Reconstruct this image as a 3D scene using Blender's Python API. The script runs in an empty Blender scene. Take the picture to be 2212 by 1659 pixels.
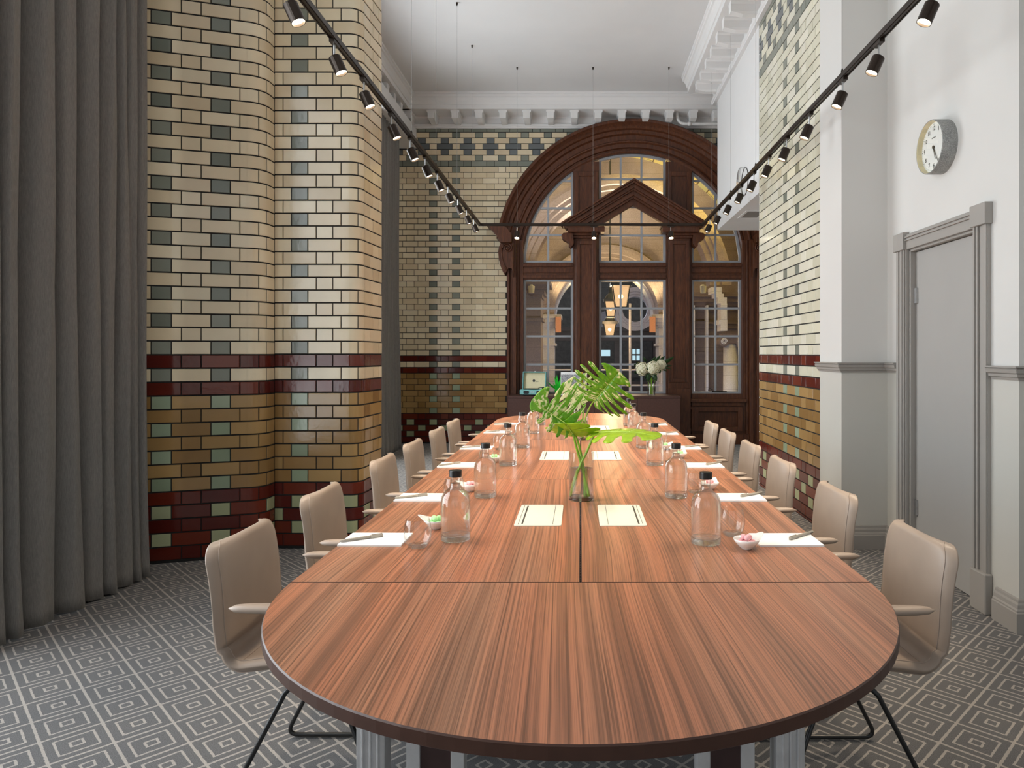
import bpy, math, random
from math import pi, sin, cos, sqrt, radians as R
from mathutils import Vector, Matrix
random.seed(7)
scn = bpy.context.scene
COL = scn.collection

# ------------------------------------------------------------------ helpers
CX, CY, F, H = 1254.0, 764.0, 1500.0, 1.372      # projection of the photograph
def at(px, py, Y):
    return ((px-CX)*Y/F, Y, H+(CY-py)*Y/F)

class MB:
    def __init__(s): s.v=[]; s.f=[]; s.mi=[]; s.sm=[]; s.col=[]; s.M=None; s.cur=0; s.smooth=False; s.c=None
    def V(s,p):
        if s.M is not None: p = s.M @ Vector(p)
        s.v.append((p[0],p[1],p[2])); return len(s.v)-1
    def Fa(s,ids):
        s.f.append(tuple(ids)); s.mi.append(s.cur); s.sm.append(s.smooth); s.col.append(s.c)
    def box(s,x0,x1,y0,y1,z0,z1):
        if x0>x1: x0,x1=x1,x0
        if y0>y1: y0,y1=y1,y0
        if z0>z1: z0,z1=z1,z0
        a=[s.V(p) for p in [(x0,y0,z0),(x1,y0,z0),(x1,y1,z0),(x0,y1,z0),(x0,y0,z1),(x1,y0,z1),(x1,y1,z1),(x0,y1,z1)]]
        for q in [(0,3,2,1),(4,5,6,7),(0,1,5,4),(1,2,6,5),(2,3,7,6),(3,0,4,7)]: s.Fa([a[i] for i in q])
        return s
    def rbox(s,x0,x1,y0,y1,z0,z1,r,n=3):
        # box with rounded vertical corners and small top/bottom chamfer
        pts=[]
        for cx,cy,a0 in [(x1-r,y1-r,0),(x0+r,y1-r,90),(x0+r,y0+r,180),(x1-r,y0+r,270)]:
            for i in range(n+1):
                a=R(a0+90*i/n); pts.append((cx,cy,cos(a),sin(a)))
        c=min(r*.5,(z1-z0)*.25)
        lv=[(z0,r-c),(z0+c,r),(z1-c,r),(z1,r-c)]
        rings=[[s.V((p[0]+p[2]*rr,p[1]+p[3]*rr,z)) for p in pts] for z,rr in lv]
        s.bridge(rings,True); s.Fa(rings[-1]); s.Fa(rings[0][::-1]); return s
    def bridge(s,rings,closed=True):
        for a,b in zip(rings,rings[1:]):
            n=len(a)
            for i in range(n if closed else n-1):
                j=(i+1)%n; s.Fa((a[i],a[j],b[j],b[i]))
    def lathe(s,prof,c=(0,0,0),n=32,cap0=False,cap1=False):
        rings=[]
        for r,z in prof:
            rings.append([s.V((c[0]+r*cos(2*pi*i/n),c[1]+r*sin(2*pi*i/n),c[2]+z)) for i in range(n)])
        s.bridge(rings)
        if cap0: s.Fa(rings[0][::-1])
        if cap1: s.Fa(rings[-1])
        return s
    def tube(s,pts,r,n=8,cap=True):
        P=[Vector(p) for p in pts]; rings=[]; up=None
        rr=r if isinstance(r,(list,tuple)) else [r]*len(P)
        for i,p in enumerate(P):
            t=(P[min(i+1,len(P)-1)]-P[max(i-1,0)]).normalized()
            if up is None:
                up=Vector((0,0,1)) if abs(t.z)<.9 else Vector((1,0,0))
            a=t.cross(up).normalized(); b=a.cross(t).normalized(); up=b
            rings.append([s.V(p+a*(cos(2*pi*k/n)*rr[i])+b*(sin(2*pi*k/n)*rr[i])) for k in range(n)])
        s.bridge(rings)
        if cap: s.Fa(rings[0][::-1]); s.Fa(rings[-1])
        return s
    def prism(s,pts,y0,y1):
        # outline (x,z) extruded along y
        a=[s.V((x,y0,z)) for x,z in pts]; b=[s.V((x,y1,z)) for x,z in pts]
        s.Fa(a); s.Fa(b[::-1]); s.bridge([b,a]); return s
    def prismz(s,pts,z0,z1):
        a=[s.V((x,y,z0)) for x,y in pts]; b=[s.V((x,y,z1)) for x,y in pts]
        s.Fa(a[::-1]); s.Fa(b); s.bridge([a,b]); return s
    def sphere(s,c,r,n=12,m=8,sc=(1,1,1)):
        rings=[]
        for j in range(1,m):
            ph=pi*j/m
            rings.append([s.V((c[0]+r*sc[0]*sin(ph)*cos(2*pi*i/n),c[1]+r*sc[1]*sin(ph)*sin(2*pi*i/n),c[2]-r*sc[2]*cos(ph))) for i in range(n)])
        b=s.V((c[0],c[1],c[2]-r*sc[2])); t=s.V((c[0],c[1],c[2]+r*sc[2]))
        s.bridge(rings)
        for i in range(n):
            s.Fa((b,rings[0][(i+1)%n],rings[0][i])); s.Fa((t,rings[-1][i],rings[-1][(i+1)%n]))
        return s
    def sweep(s,path,prof,cap=True):
        # profile (out,z) swept along plan path (x,y), out = left of travel, mitred
        P=[Vector((p[0],p[1])) for p in path]; cols=[]
        for i,p in enumerate(P):
            d0=(P[i]-P[i-1]).normalized() if i>0 else None
            d1=(P[i+1]-P[i]).normalized() if i<len(P)-1 else None
            if d0 is None: d0=d1
            if d1 is None: d1=d0
            n0=Vector((-d0.y,d0.x)); n1=Vector((-d1.y,d1.x)); m=(n0+n1).normalized(); k=1/max(.2,m.dot(n0))
            cols.append([s.V((p.x+m.x*k*o,p.y+m.y*k*o,z)) for o,z in prof])
        for a,b in zip(cols,cols[1:]):
            for j in range(len(prof)-1): s.Fa((a[j],a[j+1],b[j+1],b[j]))
        if cap: s.Fa(cols[0]); s.Fa(cols[-1][::-1])
        return s
    def build(s,name,mat,parent=None,smooth=None,bevel=0,bseg=2,recalc=True,mods=None):
        me=bpy.data.meshes.new(name); me.from_pydata(s.v,[],s.f)
        mats=mat if isinstance(mat,(list,tuple)) else [mat]
        for m in mats: me.materials.append(m)
        if len(mats)>1: me.polygons.foreach_set('material_index',s.mi)
        sm = s.sm if smooth is None else [smooth]*len(s.f)
        me.polygons.foreach_set('use_smooth',sm)
        if any(c is not None for c in s.col):
            at_=me.color_attributes.new('tint','FLOAT_COLOR','CORNER'); data=[]
            for f,c in zip(s.f,s.col):
                c=c or (0,0,0)
                data += [c[0],c[1],c[2],1.0]*len(f)
            at_.data.foreach_set('color',data)
        if recalc:
            import bmesh
            bm=bmesh.new(); bm.from_mesh(me); bmesh.ops.recalc_face_normals(bm,faces=bm.faces); bm.to_mesh(me); bm.free()
        me.update()
        o=bpy.data.objects.new(name,me); COL.objects.link(o)
        if parent is not None: o.parent=parent
        if bevel:
            b=o.modifiers.new('bevel','BEVEL'); b.width=bevel; b.segments=bseg; b.limit_method='ANGLE'; b.angle_limit=R(35)
        return o

def tag(o,label=None,cat=None,group=None,kind=None):
    if label: o['label']=label
    if cat: o['category']=cat
    if group: o['group']=group
    if kind: o['kind']=kind
    return o
def empty(name,loc,rz=0,label=None,cat=None,group=None,kind=None):
    o=bpy.data.objects.new(name,None); COL.objects.link(o); o.location=loc; o.rotation_euler=(0,0,rz)
    o.empty_display_size=.05
    return tag(o,label,cat,group,kind)
def kids(o): return [c for c in bpy.data.objects if c.parent==o]
def copy_tree(o,parent=None):
    c=o.copy(); COL.objects.link(c)
    if parent is not None: c.parent=parent
    for ch in kids(o): copy_tree(ch,c)
    return c
def struct(o): o['kind']='structure'; return o

# ------------------------------------------------------------------ materials
def srgb(r,g,b):
    f=lambda c:(c/255/12.92 if c/255<=.04045 else ((c/255+.055)/1.055)**2.4)
    return (f(r),f(g),f(b))
class NT:
    def __init__(s,name):
        s.m=bpy.data.materials.new(name); s.m.use_nodes=True; s.t=s.m.node_tree; s.t.nodes.clear()
        s.out=s.t.nodes.new('ShaderNodeOutputMaterial')
    def n(s,typ,**kw):
        nd=s.t.nodes.new('ShaderNode'+typ)
        for k,v in kw.items():
            if k in nd.inputs.keys() or isinstance(k,int): s.set(nd,k,v)
            else: setattr(nd,k,v)
        return nd
    def set(s,nd,k,v):
        i=nd.inputs[k]
        if isinstance(v,bpy.types.NodeSocket): s.t.links.new(v,i)
        else:
            if isinstance(v,tuple) and len(v)==3 and i.type=='RGBA': v=(*v,1)
            i.default_value=v
    def math(s,op,a,b=0.0,c=None,clamp=False):
        nd=s.t.nodes.new('ShaderNodeMath'); nd.operation=op; nd.use_clamp=clamp
        s.set(nd,0,a); s.set(nd,1,b)
        if c is not None: s.set(nd,2,c)
        return nd.outputs[0]
    def pos(s,scale=(1,1,1),obj=False,rot=(0,0,0)):
        src=s.n('TexCoord').outputs['Object'] if obj else s.n('NewGeometry').outputs['Position']
        mp=s.n('Mapping'); s.set(mp,'Vector',src); mp.inputs['Scale'].default_value=scale; mp.inputs['Rotation'].default_value=rot
        return mp.outputs[0]
    def noise(s,vec,scale=5,detail=3,rough=.5,dist=0):
        nd=s.n('TexNoise'); s.set(nd,'Vector',vec); nd.inputs['Scale'].default_value=scale; nd.inputs['Detail'].default_value=detail
        nd.inputs['Roughness'].default_value=rough; nd.inputs['Distortion'].default_value=dist
        return nd.outputs['Fac']
    def ramp(s,fac,stops):
        nd=s.n('ValToRGB'); s.set(nd,'Fac',fac); e=nd.color_ramp.elements
        while len(e)<len(stops): e.new(.5)
        for i,(p,c) in enumerate(stops):
            e[i].position=p; e[i].color=(*c,1) if len(c)==3 else c
        return nd.outputs[0]
    def mix(s,fac,a,b,mode='MIX'):
        nd=s.t.nodes.new('ShaderNodeMix'); nd.data_type='RGBA'; nd.blend_type=mode
        s.set(nd,0,fac); s.set(nd,6,a); s.set(nd,7,b); return nd.outputs[2]
    def bump(s,h,strength=.3,dist=.01):
        nd=s.n('Bump'); s.set(nd,'Height',h); nd.inputs['Strength'].default_value=strength; nd.inputs['Distance'].default_value=dist
        return nd.outputs[0]
    def bsdf(s,color,rough=.5,metal=0,spec=.5,normal=None,coat=0,sheen=0,**kw):
        b=s.n('BsdfPrincipled'); s.set(b,'Base Color',color); s.set(b,'Roughness',rough); s.set(b,'Metallic',metal)
        s.set(b,'Specular IOR Level',spec)
        if coat: s.set(b,'Coat Weight',coat); s.set(b,'Coat Roughness',.05)
        if sheen: s.set(b,'Sheen Weight',sheen)
        if normal is not None: s.set(b,'Normal',normal)
        for k,v in kw.items(): s.set(b,k.replace('_',' '),v)
        s.t.links.new(b.outputs[0],s.out.inputs[0]); return b
def simple(name,color,rough=.5,metal=0,spec=.5,nscale=30,var=.06,bump=0,coat=0,obj=True):
    n=NT(name); p=n.pos(obj=obj); f=n.noise(p,nscale,3)
    lo=tuple(c*(1-var) for c in color); hi=tuple(min(1,c*(1+var)) for c in color)
    c=n.ramp(f,[(.3,lo),(.7,hi)])
    n.bsdf(c,rough,metal,spec,normal=n.bump(f,bump,.002) if bump else None,coat=coat)
    return n.m
M={}
M['white']=simple('white_paint',srgb(228,227,226),.6,nscale=3,var=.015)
M['ceil']=simple('ceiling_paint',srgb(222,222,222),.8,nscale=2,var=.02)
M['wall']=simple('wall_paint',srgb(212,210,206),.65,nscale=2,var=.015)
M['wall_low']=simple('wall_paint_lower',srgb(198,195,187),.65,nscale=2,var=.02)
M['trim']=simple('grey_trim_paint',srgb(156,151,145),.45,nscale=5,var=.02)
M['door']=simple('grey_door_paint',srgb(164,161,157),.42,nscale=4,var=.015)
M['steel']=simple('brushed_steel',(.55,.55,.55),.35,metal=1)
M['alu']=simple('satin_aluminium',(.74,.74,.75),.4,metal=.6)
M['black']=simple('black_metal',(.012,.012,.012),.35)
M['bronze']=simple('bronze_metal',srgb(52,42,35),.35,metal=.6)
M['blackplastic']=simple('black_plastic',(.01,.01,.01),.3)
M['paper']=simple('white_paper',srgb(246,246,246),.6,var=.01)
M['cream_plastic']=simple('cream_plastic',srgb(232,230,214),.35,var=.01)
M['line']=simple('dark_line',srgb(70,68,60),.5)
M['pen']=simple('grey_pen',srgb(165,158,146),.35)
M['ceramic']=simple('white_ceramic',srgb(245,243,238),.15,var=.01,coat=.5)
M['pink']=simple('pink_sugar',srgb(240,178,182),.7,var=.06,nscale=120)
M['mint']=simple('mint_sugar',srgb(178,235,165),.7,var=.06,nscale=120)
M['teal']=simple('teal_vinyl',srgb(118,178,178),.45,var=.05)
M['creamcloth']=simple('cream_vinyl',srgb(228,216,176),.6,var=.03)
M['grille']=simple('speaker_grille',(.012,.014,.016),.7)
M['sash']=simple('grey_sash_paint',srgb(156,159,164),.4,nscale=20,var=.05)
M['lead']=simple('window_iron',srgb(40,40,42),.4,metal=.5)
M['clockface']=simple('clock_dial',srgb(240,240,236),.4,var=.01)
M['clockin']=simple('clock_inner_rim',srgb(220,208,170),.4)
M['conduit']=simple('white_conduit',srgb(225,224,222),.35)
M['petal']=simple('hydrangea_petal',srgb(245,241,212),.6,nscale=60,var=.08)
M['petalcore']=simple('hydrangea_shade',srgb(206,206,140),.7)
M['hand']=simple('clock_hand',srgb(60,52,40),.4)
M['yellow']=simple('yellow_card',srgb(225,190,60),.5)
def mk_felt():
    n=NT('galvanised_rim'); p=n.pos(obj=True); f=n.noise(p,160,4,.7); g=n.noise(p,12,2)
    c=n.mix(.5,n.ramp(f,[(.38,srgb(95,97,97)),(.62,srgb(182,184,180))]),n.ramp(g,[(.3,srgb(135,135,135)),(.7,srgb(165,163,158))]))
    n.bsdf(c,.5,.2); return n.m
M['galv']=mk_felt()
def mk_leather():
    n=NT('taupe_leather'); p=n.pos(obj=True); f=n.noise(p,350,3,.6); g=n.noise(p,6,2)
    c=n.ramp(g,[(.3,srgb(156,139,125)),(.7,srgb(166,148,133))])
    n.bsdf(c,.42,0,.45,normal=n.bump(f,.12,.001)); return n.m
M['leather']=mk_leather()
M['stitch']=simple('stitching',srgb(168,150,136),.6)
def mk_table(name,light,dark,warm,scale=1.0,rough=.27):
    n=NT(name)
    oi=n.n('ObjectInfo'); 
    g=n.n('NewGeometry').outputs['Position']
    sh=n.n('CombineXYZ'); n.set(sh,'X',n.math('MULTIPLY',oi.outputs['Random'],3.0)); n.set(sh,'Y',n.math('MULTIPLY',oi.outputs['Random'],17.0))
    ad=n.n('VectorMath'); ad.operation='ADD'; n.set(ad,0,g); n.set(ad,1,sh.outputs[0])
    def mp(sc):
        m=n.n('Mapping'); n.set(m,'Vector',ad.outputs[0]); m.inputs['Scale'].default_value=sc; return m.outputs[0]
    # gentle sideways drift of the grain
    sx=n.n('SeparateXYZ'); n.set(sx,0,ad.outputs[0]); dr=n.noise(mp((1.1,.5,1)),1.0,1)
    wx=n.math('MULTIPLY_ADD',dr,.16,sx.outputs[0]); cb=n.n('CombineXYZ'); n.set(cb,0,wx); n.set(cb,1,sx.outputs[1])
    def mq(sc):
        m=n.n('Mapping'); n.set(m,'Vector',cb.outputs[0]); m.inputs['Scale'].default_value=sc; return m.outputs[0]
    broad=n.noise(mq((11*scale,.10,1)),1.6,2,.5)
    hue=n.noise(mq((6*scale,.08,1)),1.3,1)
    fine=n.noise(mq((95*scale,.34,1)),1.6,4,.65)
    vfine=n.noise(mq((230*scale,1.1,1)),2.0,2,.6)
    a=n.mix(n.ramp(hue,[(.30,(0,0,0)),(.70,(1,1,1))]),light,warm)
    a=n.mix(n.ramp(broad,[(.34,(.8,.8,.8)),(.56,(0,0,0))]),a,dark)
    dk=tuple(c*.62 for c in dark)
    c=n.mix(n.math('MULTIPLY',n.ramp(fine,[(.38,(1,1,1)),(.54,(0,0,0))]),.80),a,dk)
    c=n.mix(n.math('MULTIPLY',n.ramp(fine,[(.55,(0,0,0)),(.72,(1,1,1))]),.35),c,tuple(min(1,k*1.25) for k in warm))
    c=n.mix(n.math('MULTIPLY',n.ramp(vfine,[(.35,(1,1,1)),(.5,(0,0,0))]),.5),c,dk)
    n.bsdf(c,rough,0,.5,normal=n.bump(vfine,.05,.0005)); return n.m
M['table']=mk_table('walnut_laminate',srgb(178,128,98),srgb(128,86,64),srgb(192,120,86),rough=.33)
M['edge']=simple('walnut_edging',srgb(72,46,36),.4,nscale=14,var=.12)
M['sideboard']=simple('dark_oak_veneer',srgb(74,48,42),.4,nscale=40,var=.14)
M['tablepanel']=simple('dark_veneer_panel',srgb(64,44,42),.4,nscale=40,var=.12)
def mk_mahog():
    n=NT('polished_mahogany'); p=n.pos((14,14,2.2),obj=False); f=n.noise(p,2.4,4,.6,.5); q=n.pos((80,80,6)); g=n.noise(q,2,2)
    c=n.ramp(f,[(.28,srgb(54,28,17)),(.5,srgb(84,46,28)),(.72,srgb(108,64,38))])
    c=n.mix(.3,c,n.ramp(g,[(.3,srgb(42,20,12)),(.7,srgb(110,64,38))]))
    n.bsdf(c,.38,0,.4); return n.m
M['mahog']=mk_mahog()
def mk_tile():
    n=NT('glazed_tile'); a=n.n('Attribute'); a.attribute_name='tint'
    p=n.pos(); f=n.noise(p,28,2,.5,.3); g=n.noise(p,7,3)
    c=n.mix(.12,a.outputs['Color'],n.mix(1,a.outputs['Color'],n.ramp(g,[(.3,(.55,.5,.42)),(.7,(1,1,1))]),'MULTIPLY'))
    n.bsdf(c,.13,0,.5,normal=n.bump(f,.10,.006)); return n.m
M['tile']=mk_tile()
M['grout']=simple('dark_grout',srgb(26,25,24),.85,nscale=60,var=.2,obj=False)
def mk_curtain(name,c0,c1):
    n=NT(name); p=n.pos((260,260,14),obj=False); f=n.noise(p,2,3,.6); q=n.pos((500,500,500)); g=n.noise(q,2,2)
    c=n.mix(.5,n.ramp(f,[(.3,c0),(.7,c1)]),n.ramp(g,[(.3,c0),(.7,c1)]))
    n.bsdf(c,.85,0,.2,sheen=.15,normal=n.bump(g,.15,.001)); return n.m
M['curtain']=mk_curtain('grey_linen',srgb(94,91,88),srgb(146,142,137))
def mk_carpet():
    n=NT('patterned_carpet'); P=.187
    g=n.n('NewGeometry').outputs['Position']
    wob=n.n('TexNoise'); n.set(wob,'Vector',g); wob.inputs['Scale'].default_value=95; wob.inputs['Detail'].default_value=1
    wv=n.n('VectorMath'); wv.operation='MULTIPLY_ADD'; n.set(wv,0,wob.outputs['Color']); wv.inputs[1].default_value=(.006,.006,0); 
    n.set(wv,2,g)
    s=n.n('SeparateXYZ'); n.set(s,0,wv.outputs[0])
    x,y=s.outputs[0],s.outputs[1]
    r2=1/sqrt(2)
    u=n.math('MULTIPLY',n.math('ADD',x,y),r2); v=n.math('MULTIPLY',n.math('SUBTRACT',x,y),r2)
    fu=n.math('SUBTRACT',n.math('FRACT',n.math('DIVIDE',n.math('ADD',u,-.752-.0085+20*P),P)),.5)
    fv=n.math('SUBTRACT',n.math('FRACT',n.math('DIVIDE',n.math('ADD',v,4.016+.0+20*P),P)),.5)
    d=n.math('MAXIMUM',n.math('ABSOLUTE',fu),n.math('ABSOLUTE',fv))
    def band(c,w): return n.math('LESS_THAN',n.math('ABSOLUTE',n.math('SUBTRACT',d,c)),w)
    L=n.math('MAXIMUM',n.math('MAXIMUM',band(.5,.026),band(.315,.021)),band(.10,.022))
    pile=n.noise(g,420,2,.7)
    base=n.ramp(pile,[(.3,srgb(64,63,64)),(.7,srgb(124,123,123))])
    line=n.ramp(pile,[(.3,srgb(142,136,129)),(.7,srgb(186,179,171))])
    c=n.mix(L,base,line)
    n.bsdf(c,.95,0,.1,sheen=.1,normal=n.bump(n.math('ADD',pile,n.math('MULTIPLY',L,.3)),.5,.004)); return n.m
M['carpet']=mk_carpet()
def mk_thin(name,tint=(1,1,1),ior=1.45,rough=0.0,boost=1.0):
    n=NT(name); tr=n.n('BsdfTransparent'); n.set(tr,0,tint); gl=n.n('BsdfGlossy'); n.set(gl,'Roughness',rough)
    g=n.n('NewGeometry'); dt=n.n('VectorMath'); dt.operation='DOT_PRODUCT'; n.set(dt,0,g.outputs['Incoming']); n.set(dt,1,g.outputs['Normal'])
    ca=n.math('SUBTRACT',1.0,n.math('ABSOLUTE',dt.outputs['Value']),clamp=True); f0=((ior-1)/(ior+1))**2
    fr=n.math('MULTIPLY_ADD',n.math('POWER',ca,3.6),(1-f0)*.8,f0)
    mx=n.n('MixShader'); n.set(mx,0,n.math('MULTIPLY',fr,boost,clamp=True)); n.t.links.new(tr.outputs[0],mx.inputs[1]); n.t.links.new(gl.outputs[0],mx.inputs[2])
    n.t.links.new(mx.outputs[0],n.out.inputs[0]); return n.m
M['glass']=mk_thin('clear_glass',(.985,.99,.985),1.5)
def mk_water():
    n=NT('water'); b=n.n('BsdfGlass'); n.set(b,'Color',(.99,1,1)); n.set(b,'Roughness',.0); n.set(b,'IOR',1.33)
    tr=n.n('BsdfTransparent'); mx=n.n('MixShader'); mx.inputs[0].default_value=.35
    n.t.links.new(b.outputs[0],mx.inputs[1]); n.t.links.new(tr.outputs[0],mx.inputs[2]); n.t.links.new(mx.outputs[0],n.out.inputs[0]); return n.m
M['water']=mk_water()
M['pane']=mk_thin('window_glass',(.94,.95,.95),1.35)
def mk_solidglass():
    n=NT('thick_glass'); b=n.n('BsdfGlass'); n.set(b,'Color',(.98,1,.99)); n.set(b,'Roughness',.0); n.set(b,'IOR',1.48)
    tr=n.n('BsdfTransparent'); mx=n.n('MixShader'); mx.inputs[0].default_value=.4
    n.t.links.new(b.outputs[0],mx.inputs[1]); n.t.links.new(tr.outputs[0],mx.inputs[2]); n.t.links.new(mx.outputs[0],n.out.inputs[0]); return n.m
M['thick']=mk_solidglass()
def emis(name,color,strength):
    n=NT(name); e=n.n('Emission'); n.set(e,'Color',color); n.set(e,'Strength',strength); n.t.links.new(e.outputs[0],n.out.inputs[0]); return n.m
M['lens']=emis('lamp_lens',(1,.86,.62),28)
M['flame']=emis('lantern_bulb',(1,.62,.25),22)
M['blueglow']=emis('blue_glow_panel',(.5,.75,.85),1.1)
M['warmwin']=emis('lit_window',(1,.75,.45),.6)
def mk_leaf(name,g0,g1,wh,thr):
    n=NT(name); p=n.pos(obj=True); a=n.noise(p,9,3,.6,.8); f=n.noise(p,40,2)
    at_=n.n('Attribute'); at_.attribute_name='tint'; mp=n.n('Mapping'); n.set(mp,0,at_.outputs['Color']); mp.inputs['Scale'].default_value=(26,1.6,9); b=n.noise(mp.outputs[0],1.3,3,.6,.3)
    c=n.ramp(f,[(.3,g0),(.7,g1)])
    k=n.ramp(n.math('ADD',n.math('MULTIPLY',a,.4),n.math('MULTIPLY',b,.6)),[(thr,(0,0,0)),(thr+.03,(1,1,1))])
    c=n.mix(k,c,wh)
    bs=n.bsdf(c,.32,0,.5,coat=.2); n.set(bs,'Subsurface Weight',0.0)
    tl=n.n('BsdfTranslucent'); n.set(tl,0,n.mix(1,c,(.9,1,.35),'MULTIPLY')); mx=n.n('MixShader'); mx.inputs[0].default_value=.25
    n.t.links.new(bs.outputs[0],mx.inputs[1]); n.t.links.new(tl.outputs[0],mx.inputs[2]); n.t.links.new(mx.outputs[0],n.out.inputs[0])
    return n.m
M['leaf']=mk_leaf('variegated_leaf',srgb(80,146,10),srgb(120,180,28),srgb(226,226,176),.54)
M['leafpale']=mk_leaf('pale_variegated_leaf',srgb(96,158,40),srgb(130,185,90),srgb(224,226,186),.44)
M['leafy']=mk_leaf('yellow_green_leaf',srgb(140,178,20),srgb(170,205,40),srgb(205,222,90),.62)
M['darkleaf']=mk_leaf('dark_leaf',srgb(28,58,26),srgb(48,84,38),srgb(60,96,44),.7)
M['stem']=simple('green_stem',srgb(128,172,40),.4)
M['midrib']=simple('leaf_midrib',srgb(176,208,96),.45)
M['glowgreen']=simple('bright_green_foliage',srgb(50,225,60),.4,var=.3,nscale=20)
def mk_art():
    n=NT('abstract_print'); p=n.pos(obj=True); f=n.noise(p,95,4,.8,1.5); g=n.noise(p,16,2)
    c=n.ramp(f,[(.40,srgb(50,50,55)),(.5,srgb(150,152,160)),(.6,srgb(220,220,225))])
    c=n.mix(n.ramp(g,[(.70,(0,0,0)),(.72,(1,1,1))]),c,srgb(200,70,90)); n.bsdf(c,.35); return n.m
M['art']=mk_art()
def mk_stone(name,c0,c1,sc=40,bx=.6,bz=.3):
    n=NT(name); g=n.n('NewGeometry').outputs['Position']; f=n.noise(g,sc,4,.7); h=n.noise(g,3,2)
    c=n.mix(.3,n.ramp(f,[(.3,c0),(.7,c1)]),n.ramp(h,[(.3,c0),(.7,c1)]))
    s=n.n('SeparateXYZ'); n.set(s,0,g)
    jz=n.math('LESS_THAN',n.math('FRACT',n.math('DIVIDE',s.outputs[2],bz)),.03)
    c=n.mix(n.math('MULTIPLY',jz,.5),c,tuple(k*.4 for k in c0))
    n.bsdf(c,.7); return n.m
M['stone']=mk_stone('pink_grey_granite',srgb(120,104,104),srgb(165,150,152))
M['stonedark']=mk_stone('brown_granite',srgb(82,68,64),srgb(118,100,94))
M['stonelight']=mk_stone('pale_granite',srgb(170,165,168),srgb(208,204,208))
M['far']=mk_stone('facade_stone',srgb(96,84,76),srgb(130,116,104),6,.6,.5)
def mk_vault():
    n=NT('glazed_vault_tile'); tc=n.n('TexCoord'); br=n.n('TexBrick'); n.set(br,'Vector',tc.outputs['UV'])
    br.inputs['Color1'].default_value=(*srgb(216,198,130),1); br.inputs['Color2'].default_value=(*srgb(176,176,136),1); br.inputs['Mortar'].default_value=(*srgb(84,66,42),1)
    br.inputs['Scale'].default_value=1; br.inputs['Mortar Size'].default_value=.016; br.inputs['Brick Width'].default_value=.62; br.inputs['Row Height'].default_value=.34
    n.bsdf(br.outputs[0],.22,0,.5); return n.m
M['vault']=mk_vault()
M['lampglass']=None
def mk_lamp():
    n=NT('amber_lantern_glass'); e=n.n('Emission'); n.set(e,'Color',(1,.60,.28)); n.set(e,'Strength',1.2)
    d=n.n('BsdfTransparent'); mx=n.n('MixShader'); mx.inputs[0].default_value=.55
    n.t.links.new(d.outputs[0],mx.inputs[1]); n.t.links.new(e.outputs[0],mx.inputs[2]); n.t.links.new(mx.outputs[0],n.out.inputs[0]); return n.m
M['lampglass']=mk_lamp()

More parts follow.
